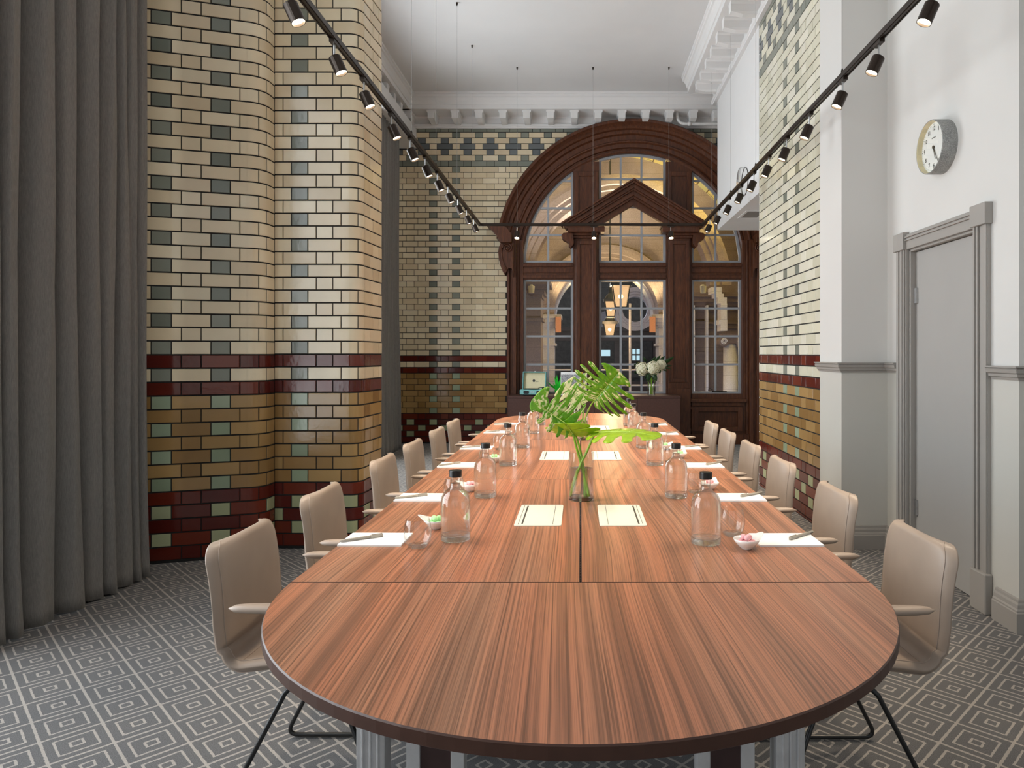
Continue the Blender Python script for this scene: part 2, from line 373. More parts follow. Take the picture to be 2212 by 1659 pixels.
# ------------------------------------------------------------------ tiles
CREAM=[srgb(232,216,184),srgb(227,210,177),srgb(236,222,192),srgb(223,205,172)]
CREAMW=[srgb(224,220,198),srgb(228,224,206),srgb(216,212,190)]
GREEN=[srgb(132,136,124),srgb(124,129,118),srgb(140,143,131)]
SLATE=[srgb(112,117,118),srgb(104,109,111)]
OCHRE=[srgb(166,132,84),srgb(156,122,76),srgb(174,140,90),srgb(150,116,70)]
SAGE=[srgb(158,172,146),srgb(150,164,136)]
RED=[srgb(104,40,26),srgb(94,34,24),srgb(112,46,30),srgb(86,30,24)]
LIME=[srgb(172,176,140),srgb(164,168,130)]
def arc(cx,cy,r,a0,a1,n=8): return [(cx+r*cos(R(a0+(a1-a0)*i/n)),cy+r*sin(R(a0+(a1-a0)*i/n))) for i in range(n+1)]
def tiled(name,path,center,ztop_red,p_up,p_dn,kmin,greens,frieze=False,skip=None,row12=True,cream=CREAM,thick=.0):
    P=[Vector(p) for p in path]; S=[0]
    for a,b in zip(P,P[1:]): S.append(S[-1]+(b-a).length)
    L=S[-1]
    def samp(s):
        s=min(max(s,0),L-1e-6)
        for i in range(len(P)-1):
            if S[i+1]>=s: break
        t=(s-S[i])/(S[i+1]-S[i]); p=P[i].lerp(P[i+1],t); d=(P[i+1]-P[i]).normalized()
        # smoothed normal at joints
        def seg(i): return (P[i+1]-P[i]).normalized()
        if t<.5 and i>0: d2=seg(i-1); w=.5-t
        elif t>=.5 and i<len(P)-2: d2=seg(i+1); w=t-.5
        else: d2=d; w=0
        if (S[i+1]-S[i])<.05: d=(d*(1-w)+d2*w).normalized()
        return p,Vector((-d.y,d.x))
    # phase
    best=min(range(2001),key=lambda i:(samp(L*i/2000)[0]-Vector(center)).length); ph=L*best/2000
    PER=.350; HW=.1167
    mb=MB()
    kmax=15
    def zt(k): return ztop_red-k*p_dn if k>=0 else ztop_red-k*p_up
    mb.cur=0
    # grout backing
    cols=[]
    zb,ztp=0.0,zt(kmin)
    if skip is None:
        for s in S:
            p,n=samp(s if s<L else L); cols.append([mb.V((p.x,p.y,zb)),mb.V((p.x,p.y,ztp))])
        for a,b in zip(cols,cols[1:]): mb.Fa((a[0],a[1],b[1],b[0]))
    mb.cur=1
    h=.004; b=.0022
    for k in range(kmin,kmax+1):
        z1=zt(k)-.0042; z0=(zt(k+1) if k<kmax else 0)+.0042
        if z1-z0<.01: continue
        odd = (k%2)!=0
        c0=ph+(0 if odd else PER/2)
        i0=int((0-c0)/PER)-2; i1=int((L-c0)/PER)+2
        tiles=[]
        for i in range(i0,i1+1):
            c=c0+i*PER
            tiles.append((c-HW/2,c+HW/2,'h',i)); tiles.append((c+HW/2,c+PER-HW/2,'s',i))
        fr=k-kmin if frieze and k-kmin<7 else -1
        for s0,s1,ty,i in tiles:
            s0=max(s0,0)+.0028; s1=min(s1,L)-.0028
            if s1-s0<.012: continue
            pm,_=samp((s0+s1)/2)
            if skip and skip(pm,(z0+z1)/2): continue
            if fr>=0:
                if fr in (0,6): col=GREEN
                elif fr in (1,5): col=GREEN if ty=='h' else cream
                elif fr in (2,4): col=SLATE if ty=='h' else cream
                else: col=SLATE if ty=='s' else cream
            elif k<0 or k==1: col=GREEN if (ty=='h' and odd and i in greens) else cream
            elif k in (0,2): col=RED
            elif k<10: col=SAGE if (ty=='h' and odd and i in greens) else OCHRE
            else: col=LIME if (ty=='h' and k in (11,12,13) and (row12 or k!=12)) else RED
            c=random.choice(col); j=random.uniform(.93,1.06); mb.c=tuple(x*j for x in c)
            hh=h+random.uniform(-.0006,.0008); tw=random.uniform(-.0006,.0006); tz=random.uniform(-.0005,.0005)
            ss=[s0,s0+b]+[s for s in S if s0+b+.004<s<s1-b-.004 and len(P)>2]+[s1-b,s1]
            zz=[z0,z0+b,z1-b,z1]
            g=[]
            for a,s in enumerate(ss):
                p,n=samp(s); colv=[]
                for q,z in enumerate(zz):
                    d=0.0005 if (a in (0,len(ss)-1) or q in (0,3)) else hh+tw*((s-s0)/(s1-s0)-.5)*2+tz*(1 if q==2 else -1)
                    colv.append(mb.V((p.x+n.x*d,p.y+n.y*d,z)))
                g.append(colv)
            curved=len(ss)>4
            for a in range(len(ss)-1):
                for q in range(3):
                    mb.smooth = False
                    mb.Fa((g[a][q],g[a][q+1],g[a+1][q+1],g[a+1][q]))
            mb.smooth=False
    mb.c=None
    o=mb.build(name,[M['grout'],M['tile']],recalc=False)
    return struct(o)

# ------------------------------------------------------------------ camera
cam=bpy.data.cameras.new('camera'); co=bpy.data.objects.new('camera',cam); COL.objects.link(co)
co.location=(0,0,H); co.rotation_euler=(R(90),0,0)
cam.sensor_width=36; cam.lens=36*F/2212
cam.shift_x=-(CX-1106)/2212; cam.shift_y=(CY-829.5)/2212
cam.clip_start=.05; cam.clip_end=200
scn.camera=co

# ------------------------------------------------------------------ room shell
ZC=5.2; YB=10.6; XL=-2.95; XR=3.1; YN=-2.6
mb=MB(); mb.box(XL-.1,3.4,YN-.1,YB+.3,-.1,0); struct(mb.build('floor',M['carpet']))
mb=MB(); mb.box(XL-.1,3.4,YN-.1,YB+.3,ZC,ZC+.1); struct(mb.build('ceiling',M['ceil']))
# back wall around the arched window
AXC=(1366-CX)*YB/F
PXM=YB/F
def PX(px): return (px-CX)*PXM
def PZ(py): return H+(CY-py)*PXM
CIX,CIZ,RI=PX(1366),PZ(568),236*PXM
COX,COZ,RO=PX(1366),PZ(558.5),292.5*PXM
WL,WR=PX(1110),PX(1622)   # wall opening
Rw=(WR-WL)/2
mb=MB()
mb.box(XL-.1,WL,YB,YB+.3,0,ZC); mb.box(WR,3.4,YB,YB+.3,0,ZC)
N=40
for i in range(N):
    a0=pi-pi*i/N; a1=pi-pi*(i+1)/N
    x0=CIX+Rw*cos(a0); x1=CIX+Rw*cos(a1); z0=CIZ+Rw*sin(a0); z1=CIZ+Rw*sin(a1)
    pts=[(x0,z0),(x1,z1),(x1,ZC),(x0,ZC)]
    mb.prism(pts,YB,YB+.3)
struct(mb.build('wall_back',M['white']))
def skipb(p,z):
    d=sqrt((p.x-COX)**2+(z-COZ)**2)
    if z>COZ+.15: return d<RO-.12
    return PX(1108)<p.x<PX(1624)
ztopb=PZ(768.5)
g=tiled('wall_back_tiling',[(XR,YB),(XL,YB)],(PX(936),YB),ztopb,.0875,ztopb/15.2,-40,(0,-1),frieze=True,skip=skipb,thick=1)
# grout sheet behind tiles of the back wall, following the opening
mb=MB(); mb.box(XL,WL,YB-.0004,YB,0,ztopb+40*.0875); mb.box(WR,XR,YB-.0004,YB,0,ztopb+40*.0875)
zt_=ztopb+40*.0875
for i in range(N):
    a0=pi-pi*i/N; a1=pi-pi*(i+1)/N
    x0=CIX+Rw*cos(a0); x1=CIX+Rw*cos(a1); z0=CIZ+Rw*sin(a0); z1=CIZ+Rw*sin(a1)
    if max(z0,z1)<zt_: mb.prism([(x0,z0),(x1,z1),(x1,zt_),(x0,zt_)],YB-.0004,YB)
struct(mb.build('wall_back_grout',M['grout']))
# left pier, rounded
pier=[(-2.6,5.33),(-1.52,5.33)]
path=[(-1.525,5.32)]+[(-1.55,4.99)]+arc(-1.63,4.97,.08,0,-90,14)[0:]+[(-2.155,4.89)]
tiled('wall_left_pier',path,(-1.977,4.89),1.369,.0902,1.369/15.18,-43,(0,),row12=True)
mb=MB(); mb.prismz([(-1.53,5.32),(-1.555,4.99)]+arc(-1.63,4.97,.075,0,-90,6)+[(-2.2,4.897),(-2.2,5.32)],0,ZC); struct(mb.build('wall_left_core',M['grout']))
path=[(-2.155,4.885),(-2.155,4.84)]+arc(-2.285,4.82,.13,0,-78,18)+[(-2.83,4.51),(-3.0,4.47)]
path=[(x,y) for x,y in path]
tiled('wall_left_angled',path,at(354,764,4.60)[:2],1.365,.0900,1.365/15.18,-43,(0,-1),row12=False)
mb=MB(); mb.prismz([(-2.165,4.9),(-2.165,4.84)]+[(x-.006,y+.006) for x,y in arc(-2.285,4.82,.13,0,-78,9)]+[(-3.05,4.485),(-3.05,5.32),(-2.165,5.32)],0,ZC); struct(mb.build('wall_left_return',M['grout']))
# left walls with window openings (daylight)
def wall_x(name,x0,x1,y0,y1,opens,mat):
    mb=MB(); ys=y0
    for (a,b,z0,z1) in opens:
        mb.box(x0,x1,ys,a,0,ZC); mb.box(x0,x1,a,b,0,z0); mb.box(x0,x1,a,b,z1,ZC); ys=b
    mb.box(x0,x1,ys,y1,0,ZC); return struct(mb.build(name,mat))
wall_x('wall_left_near',XL-.3,XL,YN,4.49,[(.3,3.72,.35,4.5)],M['wall'])
wall_x('wall_left_far',XL-.2,XL+.05,5.32,YB,[(5.9,8.7,.35,4.4)],M['wall'])
def side_window(name,x,y0,y1,z0,z1,nv,nh):
    w=struct(empty(name,(x,(y0+y1)/2,z0)))
    mb=MB(); w0=.06
    def b(a0,a1,b0,b1): mb.box(-.03,.03,a0-(y0+y1)/2,a1-(y0+y1)/2,b0-z0,b1-z0)
    b(y0,y0+w0,z0,z1); b(y1-w0,y1,z0,z1); b(y0,y1,z0,z0+w0); b(y0,y1,z1-w0,z1)
    for i in range(1,nv): c=y0+(y1-y0)*i/nv; b(c-.02,c+.02,z0,z1)
    for i in range(1,nh): c=z0+(z1-z0)*i/nh; b(y0,y1,c-.02,c+.02)
    mb.build('window_frame',M['white'],w)
    mb=MB(); mb.box(-.004,.004,y0-(y0+y1)/2+.05,y1-(y0+y1)/2-.05,.05,z1-z0-.05); mb.build('glass_pane',M['pane'],w)
side_window('window_2',XL-.15,.3,3.72,.35,4.5,3,4)
side_window('window_3',XL-.08,5.9,8.7,.35,4.4,3,4)
# rear wall behind the viewpoint, with openings added for the rear fill lamps
mb=MB(); mb.box(XL-.3,-2.2,YN-.2,YN,0,ZC); mb.box(2.2,3.4,YN-.2,YN,0,ZC); mb.box(-.25,.25,YN-.2,YN,0,ZC)
for a,b in ((-2.2,-.25),(.25,2.2)): mb.box(a,b,YN-.2,YN,0,.5); mb.box(a,b,YN-.2,YN,4.4,ZC)
struct(mb.build('wall_near',M['wall']))
# right side
mb=MB()
RAIL0,RAIL1=1.240,1.310
def wseg(mb,x0,x1,y0,y1):
    mb.cur=0; mb.box(x0,x1,y0,y1,RAIL0+.03,ZC); mb.cur=1; mb.box(x0,x1,y0,y1,0,RAIL0+.03)
DY0,DY1,DZ=3.78,4.56,2.055     # door opening
XW=2.16
wseg(mb,XW,XW+.35,3.42,DY0); wseg(mb,XW,XW+.35,DY1,4.9)
mb.cur=0; mb.box(XW,XW+.35,DY0,DY1,DZ,ZC)
wseg(mb,XW+.35,3.4,3.42,3.62)
wseg(mb,1.838,3.4,4.89,5.33)
wseg(mb,3.1,3.4,YN,3.42)
struct(mb.build('wall_right',[M['wall'],M['wall_low']]))
tiled('wall_right_tiling',[(1.868,5.33),(1.868,7.25)],(1.868,6.33),1.360,.0870,1.36/15.3,-40,(0,-1),frieze=True,cream=CREAMW)
mb=MB(); mb.box(1.872,2.3,5.33,7.25,0,ZC); mb.cur=0
struct(mb.build('wall_right_core',M['white']))
mb=MB(); mb.box(2.3,3.3,5.33,7.25,0,ZC); mb.box(XR,3.4,7.25,YB,0,ZC); struct(mb.build('wall_right_recess',M['wall']))
mb=MB(); mb.box(1.866,1.873,7.235,7.25,0,4.85); struct(mb.build('trim_1',M['white']))
bulk=MB(); bulk.box(1.862,XR,7.25,9.44,3.05,ZC); bulk=struct(bulk.build('wall_right_bulkhead',M['white']))
# cornice
CP=[(0,4.80),(.045,4.80),(.05,4.815),(.062,4.825),(.062,4.86),(.045,4.875),(.03,4.88),(.03,4.90),(.03,4.955),(.05,4.975),(.40,4.975),(.40,5.035),(.415,5.04),(.42,5.06),(.43,5.09),(.455,5.125),(.475,5.135),(.475,5.165),(.49,5.17),(.49,5.2),(0,5.2)]
SC=[(o*.95,z) for o,z in CP]
def cornice(path,mods,name):
    root=struct(empty(name,(path[0][0],path[0][1],0))); ox,oy=path[0]
    mb=MB(); mb.M=Matrix.Translation((-ox,-oy,0)); mb.sweep(path,SC); mb.build('moulding',M['white'],root)
    for i,(x,y,ang) in enumerate(mods):
        mb=MB(); mb.M=Matrix.Translation((x-ox,y-oy,0))@Matrix.Rotation(ang,4,'Z')
        # modillion block projecting toward -y
        mb.prism([(0,0)]*0+[(-.065,4.985),(.065,4.985),(.065,4.955),(.05,4.935),(.048,4.86),(-.048,4.86),(-.05,4.935),(-.065,4.955)],-.33,-.02)
        for p in range(len(mb.v)):
            pass
        # lower chamfer block
        a=[mb.V(q) for q in [(-.048,-.33,4.862),(.048,-.33,4.862),(.048,-.02,4.862),(-.048,-.02,4.862)]]
        b_=[mb.V(q) for q in [(-.04,-.20,4.835),(.04,-.20,4.835),(.04,-.02,4.835),(-.04,-.02,4.835)]]
        mb.Fa(b_[::-1]); mb.bridge([a,b_])
        mb.build('modillion',M['white'],root)
    return root
mods=[(PX(891+50.0*i)+.0,YB,0) for i in range(0,18)]
cornice([(XR,YB),(XL+.05,YB)],[m for m in mods if m[0]<2.9],'trim_2')
lm=[(XL+.05,YB-.62-.35*i,R(90)) for i in range(0,14)]
cornice([(XL+.05,YB),(XL+.05,5.33)],lm,'trim_3')
rm=[(1.862,9.22-.35*i,R(-90)) for i in range(0,9)]
cornice([(1.862,5.4),(1.862,9.6)],rm,'trim_4')
# conduit pipe below the cornice
mb=MB(); pts=[at(1462,236,10.3),at(1463,250,10.3)]
pts=[at(1462,234,10.38),at(1463,252,10.38),at(1465,259,10.38),at(1470,265,10.38),at(1478,267.5,10.38),at(1560,267.5,10.38),at(1600,267.5,10.38)]
mb.tube(pts,.022,10); p=at(1486,267.5,10.38); mb.tube([p,(p[0]+.05,p[1],p[2])],.03,10)
tag(mb.build('conduit_pipe',M['conduit'],smooth=True),'white bent conduit pipe running under the ceiling moulding above the arch','pipe')
# rails and baseboards
RP=[(0,RAIL0),(.008,RAIL0),(.012,RAIL0+.012),(.022,RAIL0+.016),(.024,RAIL0+.03),(.034,RAIL0+.036),(.038,RAIL0+.052),(.032,RAIL0+.058),(.044,RAIL0+.062),(.044,RAIL1),(0,RAIL1)]
BP=[(0,0),(.03,0),(.03,.10),(.026,.105),(.026,.112),(.02,.12),(.018,.138),(.012,.148),(.01,.16),(0,.165)]
for nm,prof in (('trim_5',RP),('baseboard_right',BP)):
    mb=MB(); mb.sweep([(3.1,3.42),(XW,3.42),(XW,3.64 if nm=='trim_5' else 3.60)],prof); struct(mb.build(nm,M['trim']))
mb=MB(); mb.sweep([(XW,4.70),(XW,4.89),(1.838,4.89),(1.838,5.34)],RP); struct(mb.build('trim_6',M['trim']))
mb=MB(); mb.sweep([(XW,4.70),(XW,4.89),(1.838,4.89),(1.838,5.33)],BP); struct(mb.build('baseboard_right_pier',M['trim']))
# door
d=struct(empty('door_1',(XW,(DY0+DY1)/2,0))); dy=(DY0+DY1)/2
def dm(): m=MB(); m.M=Matrix.Translation((-XW,-dy,0)); return m
mb=dm(); mb.box(XW+.035,XW+.075,DY0+.02,DY1-.02,.008,DZ-.02); mb.build('door_leaf',M['door'],d)
mb=dm()
for a,b in ((DY0-.13,DY0),(DY1,DY1+.13)):
    z0=.21
    mb.box(XW-.022,XW,a,b,z0,DZ+.012)
    for o in (.02,.05): 
        c=(b-o) if b==DY0 else (a+o); mb.box(XW-.034,XW-.022,c-.008,c+.008,z0,DZ+.01)
    mb.box(XW-.03,XW-.022,a if b==DY0 else b-.03,(a+.03) if b==DY0 else b,z0,DZ+.01)
mb.box(XW-.022,XW,DY0,DY1,DZ,DZ+.10)
mb.box(XW-.034,XW-.0,DY0,DY1,DZ+.055,DZ+.065); mb.box(XW-.034,XW-.0,DY0,DY1,DZ+.075,DZ+.085)
mb.box(XW,XW+.12,DY0-.0,DY0+.015,0,DZ); mb.box(XW,XW+.12,DY1-.015,DY1,0,DZ); mb.box(XW,XW+.12,DY0,DY1,DZ-.015,DZ)
mb.build('door_frame',M['trim'],d,bevel=.003)
for a,b in ((DY0-.145,DY0+.0),(DY1-.0,DY1+.145)):
    mb=dm(); mb.box(XW-.045,XW,a,b,DZ+.0,DZ+.115); mb.build('corner_block',M['trim'],d,bevel=.004)
    mb=dm(); mb.box(XW-.045,XW,a,b,0,.215); mb.build('plinth_block',M['trim'],d,bevel=.008)
for z in (.32,1.70):
    mb=dm(); mb.tube([(XW+.028,DY1-.018,z),(XW+.028,DY1-.018,z+.10)],.008,8); mb.box(XW+.02,XW+.034,DY1-.045,DY1-.018,z,z+.10); mb.build('hinge',M['steel'],d)

# ------------------------------------------------------------------ arched window (mahogany)
win=struct(empty('window_1',(CIX,YB,0)))
def wm(): m=MB(); m.M=Matrix.Translation((-CIX,-YB,0)); return m
# arch band
prof=[(0,.06),(0,-.03),(.05,-.045),(.10,-.045),(.12,-.02),(.16,-.02),(.18,-.055),(.30,-.06),(.34,-.085),(.38,-.085),(.41,-.06),(.56,-.065),(.60,-.10),(.70,-.115),(.73,-.15),(.80,-.17),(.86,-.20),(.90,-.225),(.97,-.235),(1,-.22),(1,.0)]
mb=wm(); rings=[]; th0=R(7.5)
for i in range(73):
    th=th0+(pi-2*th0)*i/72; ring=[]
    for t,dp in prof:
        xi,zi=CIX+RI*cos(th),CIZ+RI*sin(th); xo,zo=COX+RO*cos(th),COZ+RO*sin(th)
        ring.append(mb.V((xi+(xo-xi)*t,YB+dp,zi+(zo-zi)*t)))
    rings.append(ring)
for a,b in zip(rings,rings[1:]):
    for j in range(len(prof)-1): mb.Fa((a[j],a[j+1],b[j+1],b[j]))
mb.Fa(rings[0]); mb.Fa(rings[-1][::-1])
mb.build('arch_moulding',M['mahog'],win)
ZT=PZ(552)
for s in (-1,1):
    X=lambda px: CIX+s*(1366-px)*PXM*-1*-1 if False else CIX+s*(1366-px)*PXM
    # casing stepped mouldings
    mb=wm()
    for a,b,dp in ((1097,1103,-.16),(1103,1109,-.12),(1109,1117,-.14),(1117,1122,-.08),(1122,1131,-.05)):
        mb.box(X(a),X(b),YB+dp,YB+.06,0,PZ(520))
    mb.build('casing',M['mahog'],win,bevel=.006)
    # capital
    pts=[(1055.4,492),(1084,490),(1100,500),(1109,512),(1109,530),(1084,530),(1079,518),(1072,509),(1066,503),(1062,497),(1056,495)]
    mb=wm(); mb.prism([(X(a),PZ(b)) for a,b in pts],YB-.30,YB); mb.build('capital',M['mahog'],win,bevel=.008)
    # console
    pts=[(1085,528),(1081,538),(1079.5,550),(1080.5,563),(1084,577),(1089,590),(1093.5,597),(1097,590),(1102,582),(1108,584),(1111,592),(1112,602),(1112,528)]
    mb=wm(); mb.prism([(X(a),PZ(b)) for a,b in pts],YB-.20,YB); mb.build('console',M['mahog'],win,bevel=.01)
    mb=wm()
    for rr,px,py,t0 in ((10.5,1099.5,540,0),):
        pp=[]
        for i in range(40):
            a=i/39*2.1*2*pi; r=rr*(1-i/39*.85)*PXM
            pp.append((X(px)+s*-1*r*cos(a)*-1,YB-.215,PZ(py)+r*sin(a)))
        mb.tube(pp,.012,6)
    pp=[(X(a),YB-.205,PZ(b)) for a,b in ((1088,537),(1086,550),(1088,565),(1093,578),(1098,586))]
    mb.tube(pp,.014,6)
    mb.build('scroll',M['mahog'],win,smooth=True)
def frame_panel(mb,x0,x1,z0,z1,bx,y0,y1):
    mb.box(x0,x0+bx,y0,y1,z0,z1); mb.box(x1-bx,x1,y0,y1,z0,z1); mb.box(x0+bx,x1-bx,y0,y1,z1-bx,z1); mb.box(x0+bx,x1-bx,y0,y1,z0,z0+bx)
for s in (-1,1):
    X=lambda px: CIX+s*(1366-px)*PXM
    xa,xb=sorted((X(1238),X(1294))); 
    mb=wm(); mb.box(xa,xb,YB-.03,YB+.08,0,PZ(350))
    # clip to arch: top sits behind arch moulding
    pa,pb=sorted((X(1240),X(1292)))
    frame_panel(mb,pa,pb,PZ(540),PZ(372),.07,YB-.055,YB-.03)
    mb.build('mullion',M['mahog'],win,bevel=.004)
    mb=wm(); pa,pb=sorted((X(1243),X(1290))); mb.box(pa,pb,YB-.09,YB,0,PZ(517)); frame_panel(mb,pa+.015,pb-.015,PZ(825),PZ(522),.055,YB-.115,YB-.09)
    mb.box(pa,pb,YB-.12,YB-.09,0,PZ(838))
    mb.build('pilaster',M['mahog'],win,bevel=.004)
    mb=wm(); pa,pb=sorted((X(1239),X(1289))); mb.box(pa-.0,pb,YB-.14,YB,PZ(517),PZ(512)); mb.box(pa-.02,pb+.02,YB-.17,YB,PZ(512),PZ(507))
    pa,pb=sorted((X(1227),X(1305))); mb.box(pa,pb,YB-.26,YB,PZ(507),PZ(496)); mb.box(pa-.02,pb,YB-.28,YB,PZ(497),PZ(494)); mb.build('pilaster_capital',M['mahog'],win,bevel=.004)
    # small scroll bracket beside the capital
    pts=[(1238,508),(1226,507),(1217,508),(1213.5,513),(1216,521),(1224,525),(1229,529),(1229,535),(1233,539),(1238,534),(1240,528)]
    mb=wm(); mb.prism([(X(a),PZ(b)) for a,b in pts],YB-.20,YB-.02); mb.build('scroll_bracket',M['mahog'],win,bevel=.006)
# pediment
mb=wm()
def chev(o0,o1,dx,y0,y1):
    ax=PX(1366.6)
    pts=[]
    def ln(off,side,dxx): return (PX(1366.6)+side*(154.5-dxx)*PXM, PZ(396+off+.607*(154.5-dxx)))
    L0=ln(o0,-1,dx); R0=ln(o0,1,dx); L1=ln(o1,-1,dx+ (o1-o0)*.6); R1=ln(o1,1,dx+(o1-o0)*.6)
    pts=[L0,(ax,PZ(396+o0)),R0,R1,(ax,PZ(396+o1)),L1]
    # split in two halves (convex)
    mb.prism([pts[0],pts[1],pts[4],pts[5]],y0,y1); mb.prism([pts[1],pts[2],pts[3],pts[4]],y0,y1)
chev(0,4,0,YB-.34,YB-.02); chev(4,9,2,YB-.31,YB-.02); chev(9,18,7,YB-.26,YB-.02); chev(18,22,16,YB-.235,YB-.02); chev(22,32,22,YB-.20,YB-.02); chev(32,37,32,YB-.17,YB-.02); chev(37,50,38,YB-.12,YB-.02)
mb.build('pediment',M['mahog'],win,bevel=.003)
# transoms and lower panelling
for a,b in ((1131,1238),(1294,1438),(1494,1601)):
    mb=wm(); xa,xb=PX(a),PX(b)
    mb.box(xa-.01,xb+.01,YB-.03,YB+.08,PZ(604),PZ(568)); mb.box(xa,xb,YB-.06,YB,PZ(577),PZ(570)); mb.box(xa,xb,YB-.045,YB,PZ(590),PZ(580)); mb.box(xa,xb,YB-.055,YB,PZ(602),PZ(595))
    mb.build('transom',M['mahog'],win,bevel=.004)
    mb=wm(); mb.box(xa-.01,xb+.01,YB-.05,YB+.08,0,PZ(850)); mb.box(xa-.03,xb+.06,YB-.12,YB,PZ(868),PZ(861)); mb.box(xa-.01,xb+.03,YB-.08,YB,PZ(876),PZ(868))
    if a!=1494: frame_panel(mb,xa,xb,PZ(945),PZ(878),.06,YB-.075,YB-.05)
    else: frame_panel(mb,xa-.12,xa+.02,PZ(930),PZ(878),.04,YB-.10,YB-.05); frame_panel(mb,xa+.02,xb,PZ(930),PZ(878),.07,YB-.10,YB-.05)
    mb.box(xa-.12,xb+.1,YB-.11,YB-.05,0,PZ(937))
    mb.build('dado_panel',M['mahog'],win,bevel=.004)
# sashes
def clip_h(poly,z):
    xs=[]
    for (x0,z0),(x1,z1) in zip(poly,poly[1:]+poly[:1]):
        if (z0-z)*(z1-z)<0: xs.append(x0+(x1-x0)*(z-z0)/(z1-z0))
    return (min(xs),max(xs)) if len(xs)>=2 else None
def clip_v(poly,x):
    zs=[]
    for (x0,z0),(x1,z1) in zip(poly,poly[1:]+poly[:1]):
        if (x0-x)*(x1-x)<0: zs.append(z0+(z1-z0)*(x-x0)/(x1-x0))
    return (min(zs),max(zs)) if len(zs)>=2 else None
def inset(poly,d):
    out=[]; n=len(poly); area=sum(poly[i][0]*poly[(i+1)%n][1]-poly[(i+1)%n][0]*poly[i][1] for i in range(n)); sg=1 if area>0 else -1
    for i in range(n):
        p=Vector(poly[i]); a=(p-Vector(poly[i-1])).normalized(); b=(Vector(poly[(i+1)%n])-p).normalized()
        na=Vector((-a.y,a.x))*sg; nb=Vector((-b.y,b.x))*sg; m=(na+nb).normalized(); out.append(tuple(p+m*d/max(.35,m.dot(na))))
    return out
def sash(poly,vs,hs,fw=.036):
    mb=wm(); inn=inset(poly,fw); n=len(poly); y0,y1=YB+.02,YB+.06
    for i in range(n):
        j=(i+1)%n
        q=[poly[i],poly[j],inn[j],inn[i]]; mb.prism(q,y0,y1)
    for v in vs:
        c=clip_v(inn,v)
        if c: mb.box(v-.015,v+.015,y0+.005,y1-.005,c[0],c[1])
    for h in hs:
        c=clip_h(inn,h)
        if c: mb.box(c[0],c[1],y0+.008,y1-.008,h-.015,h+.015)
    o=mb.build('window_sash',M['sash'],win)
    mb=wm(); a=[mb.V((x,YB+.04,z)) for x,z in inn]; mb.Fa(a); mb.build('glass_pane',M['pane'],o)
def rect(a,b,c,d): return [(PX(a),PZ(d)),(PX(b),PZ(d)),(PX(b),PZ(c)),(PX(a),PZ(c))]
hs=[PZ(666),PZ(726.5),PZ(787.5)]
sash(rect(1131,1238,603,851),[PX(1184)],hs); sash(rect(1294,1438,603,851),[PX(1341),PX(1386)],hs); sash(rect(1494,1601,603,851),[PX(1546)],hs)
arcp=[(CIX+RI*cos(R(a)),CIZ+RI*sin(R(a))) for a in range(0,181,3)]
def aclip(xa,xb):
    z0=PZ(568); pts=[(xa,z0),(xb,z0)]
    def za(x): return CIZ+sqrt(max(0,RI**2-(x-CIX)**2))
    N=16
    xs=[xb+(xa-xb)*i/N for i in range(N+1)]
    top=[(x,za(x)) for x in xs if za(x)>z0+.002]
    return pts+top
hu=[PZ(390),PZ(449),PZ(507)]
sash(aclip(PX(1131),PX(1238))[1:] if False else aclip(PX(1130.5),PX(1238)),[PX(1184)],hu)
sash(aclip(PX(1294),PX(1438)),[PX(1341),PX(1386)],[PZ(386),PZ(447),PZ(508)])
sash(aclip(PX(1494),PX(1601.5)),[PX(1546)],hu)
# casement iron stays
for px in (1205,1530):
    mb=wm(); z=PZ(846); mb.tube([(PX(px),YB+.0,z+.02),(PX(px)+.02,YB-.01,z+.05),(PX(px)+.06,YB-.02,z+.03),(PX(px)+.06,YB,z),(PX(px)+.28,YB,z)],.007,6); mb.build('window_stay',M['lead'],win,smooth=True)

# ------------------------------------------------------------------ outside the window
exec_out=True
GZ=-1.2
mb=MB(); mb.box(-14,18,YB+.35,34,GZ-.1,GZ); struct(mb.build('ground_outside',M['far']))
# tiled vault (axis along y) and side walls
def vault(name,cx,zs,r,y0,y1,mat,seg=28):
    me_v=[];fs=[];uv=[]
    for i in range(seg+1):
        a=pi*i/seg
        for y in (y0,y1): me_v.append((cx+r*cos(a),y,zs+r*1.02*sin(a)))
    for i in range(seg): fs.append((2*i,2*i+1,2*i+3,2*i+2))
    me=bpy.data.meshes.new(name); me.from_pydata(me_v,[],fs); me.materials.append(mat)
    u=me.uv_layers.new(name='UVMap'); k=0
    for i in range(seg):
        L0=r*pi*i/seg; L1=r*pi*(i+1)/seg
        for (a,b) in ((y0,L0),(y1,L0),(y1,L1),(y0,L1)): u.data[k].uv=(a,b); k+=1
    o=bpy.data.objects.new(name,me); COL.objects.link(o); return struct(o)
VX=PX(1366)+.15
vault('ceiling_portico',VX,3.0,3.7,YB+.35,20,M['vault'])
# side walls of portico
mb=MB(); mb.box(VX-4.2,VX-3.7,YB+.35,14.5,GZ,3.3); mb.box(VX+3.7,VX+4.2,YB+.35,20,GZ,3.3); mb.box(VX-4.2,VX-3.7,17,20,GZ,3.3); struct(mb.build('wall_portico',M['stonedark']))
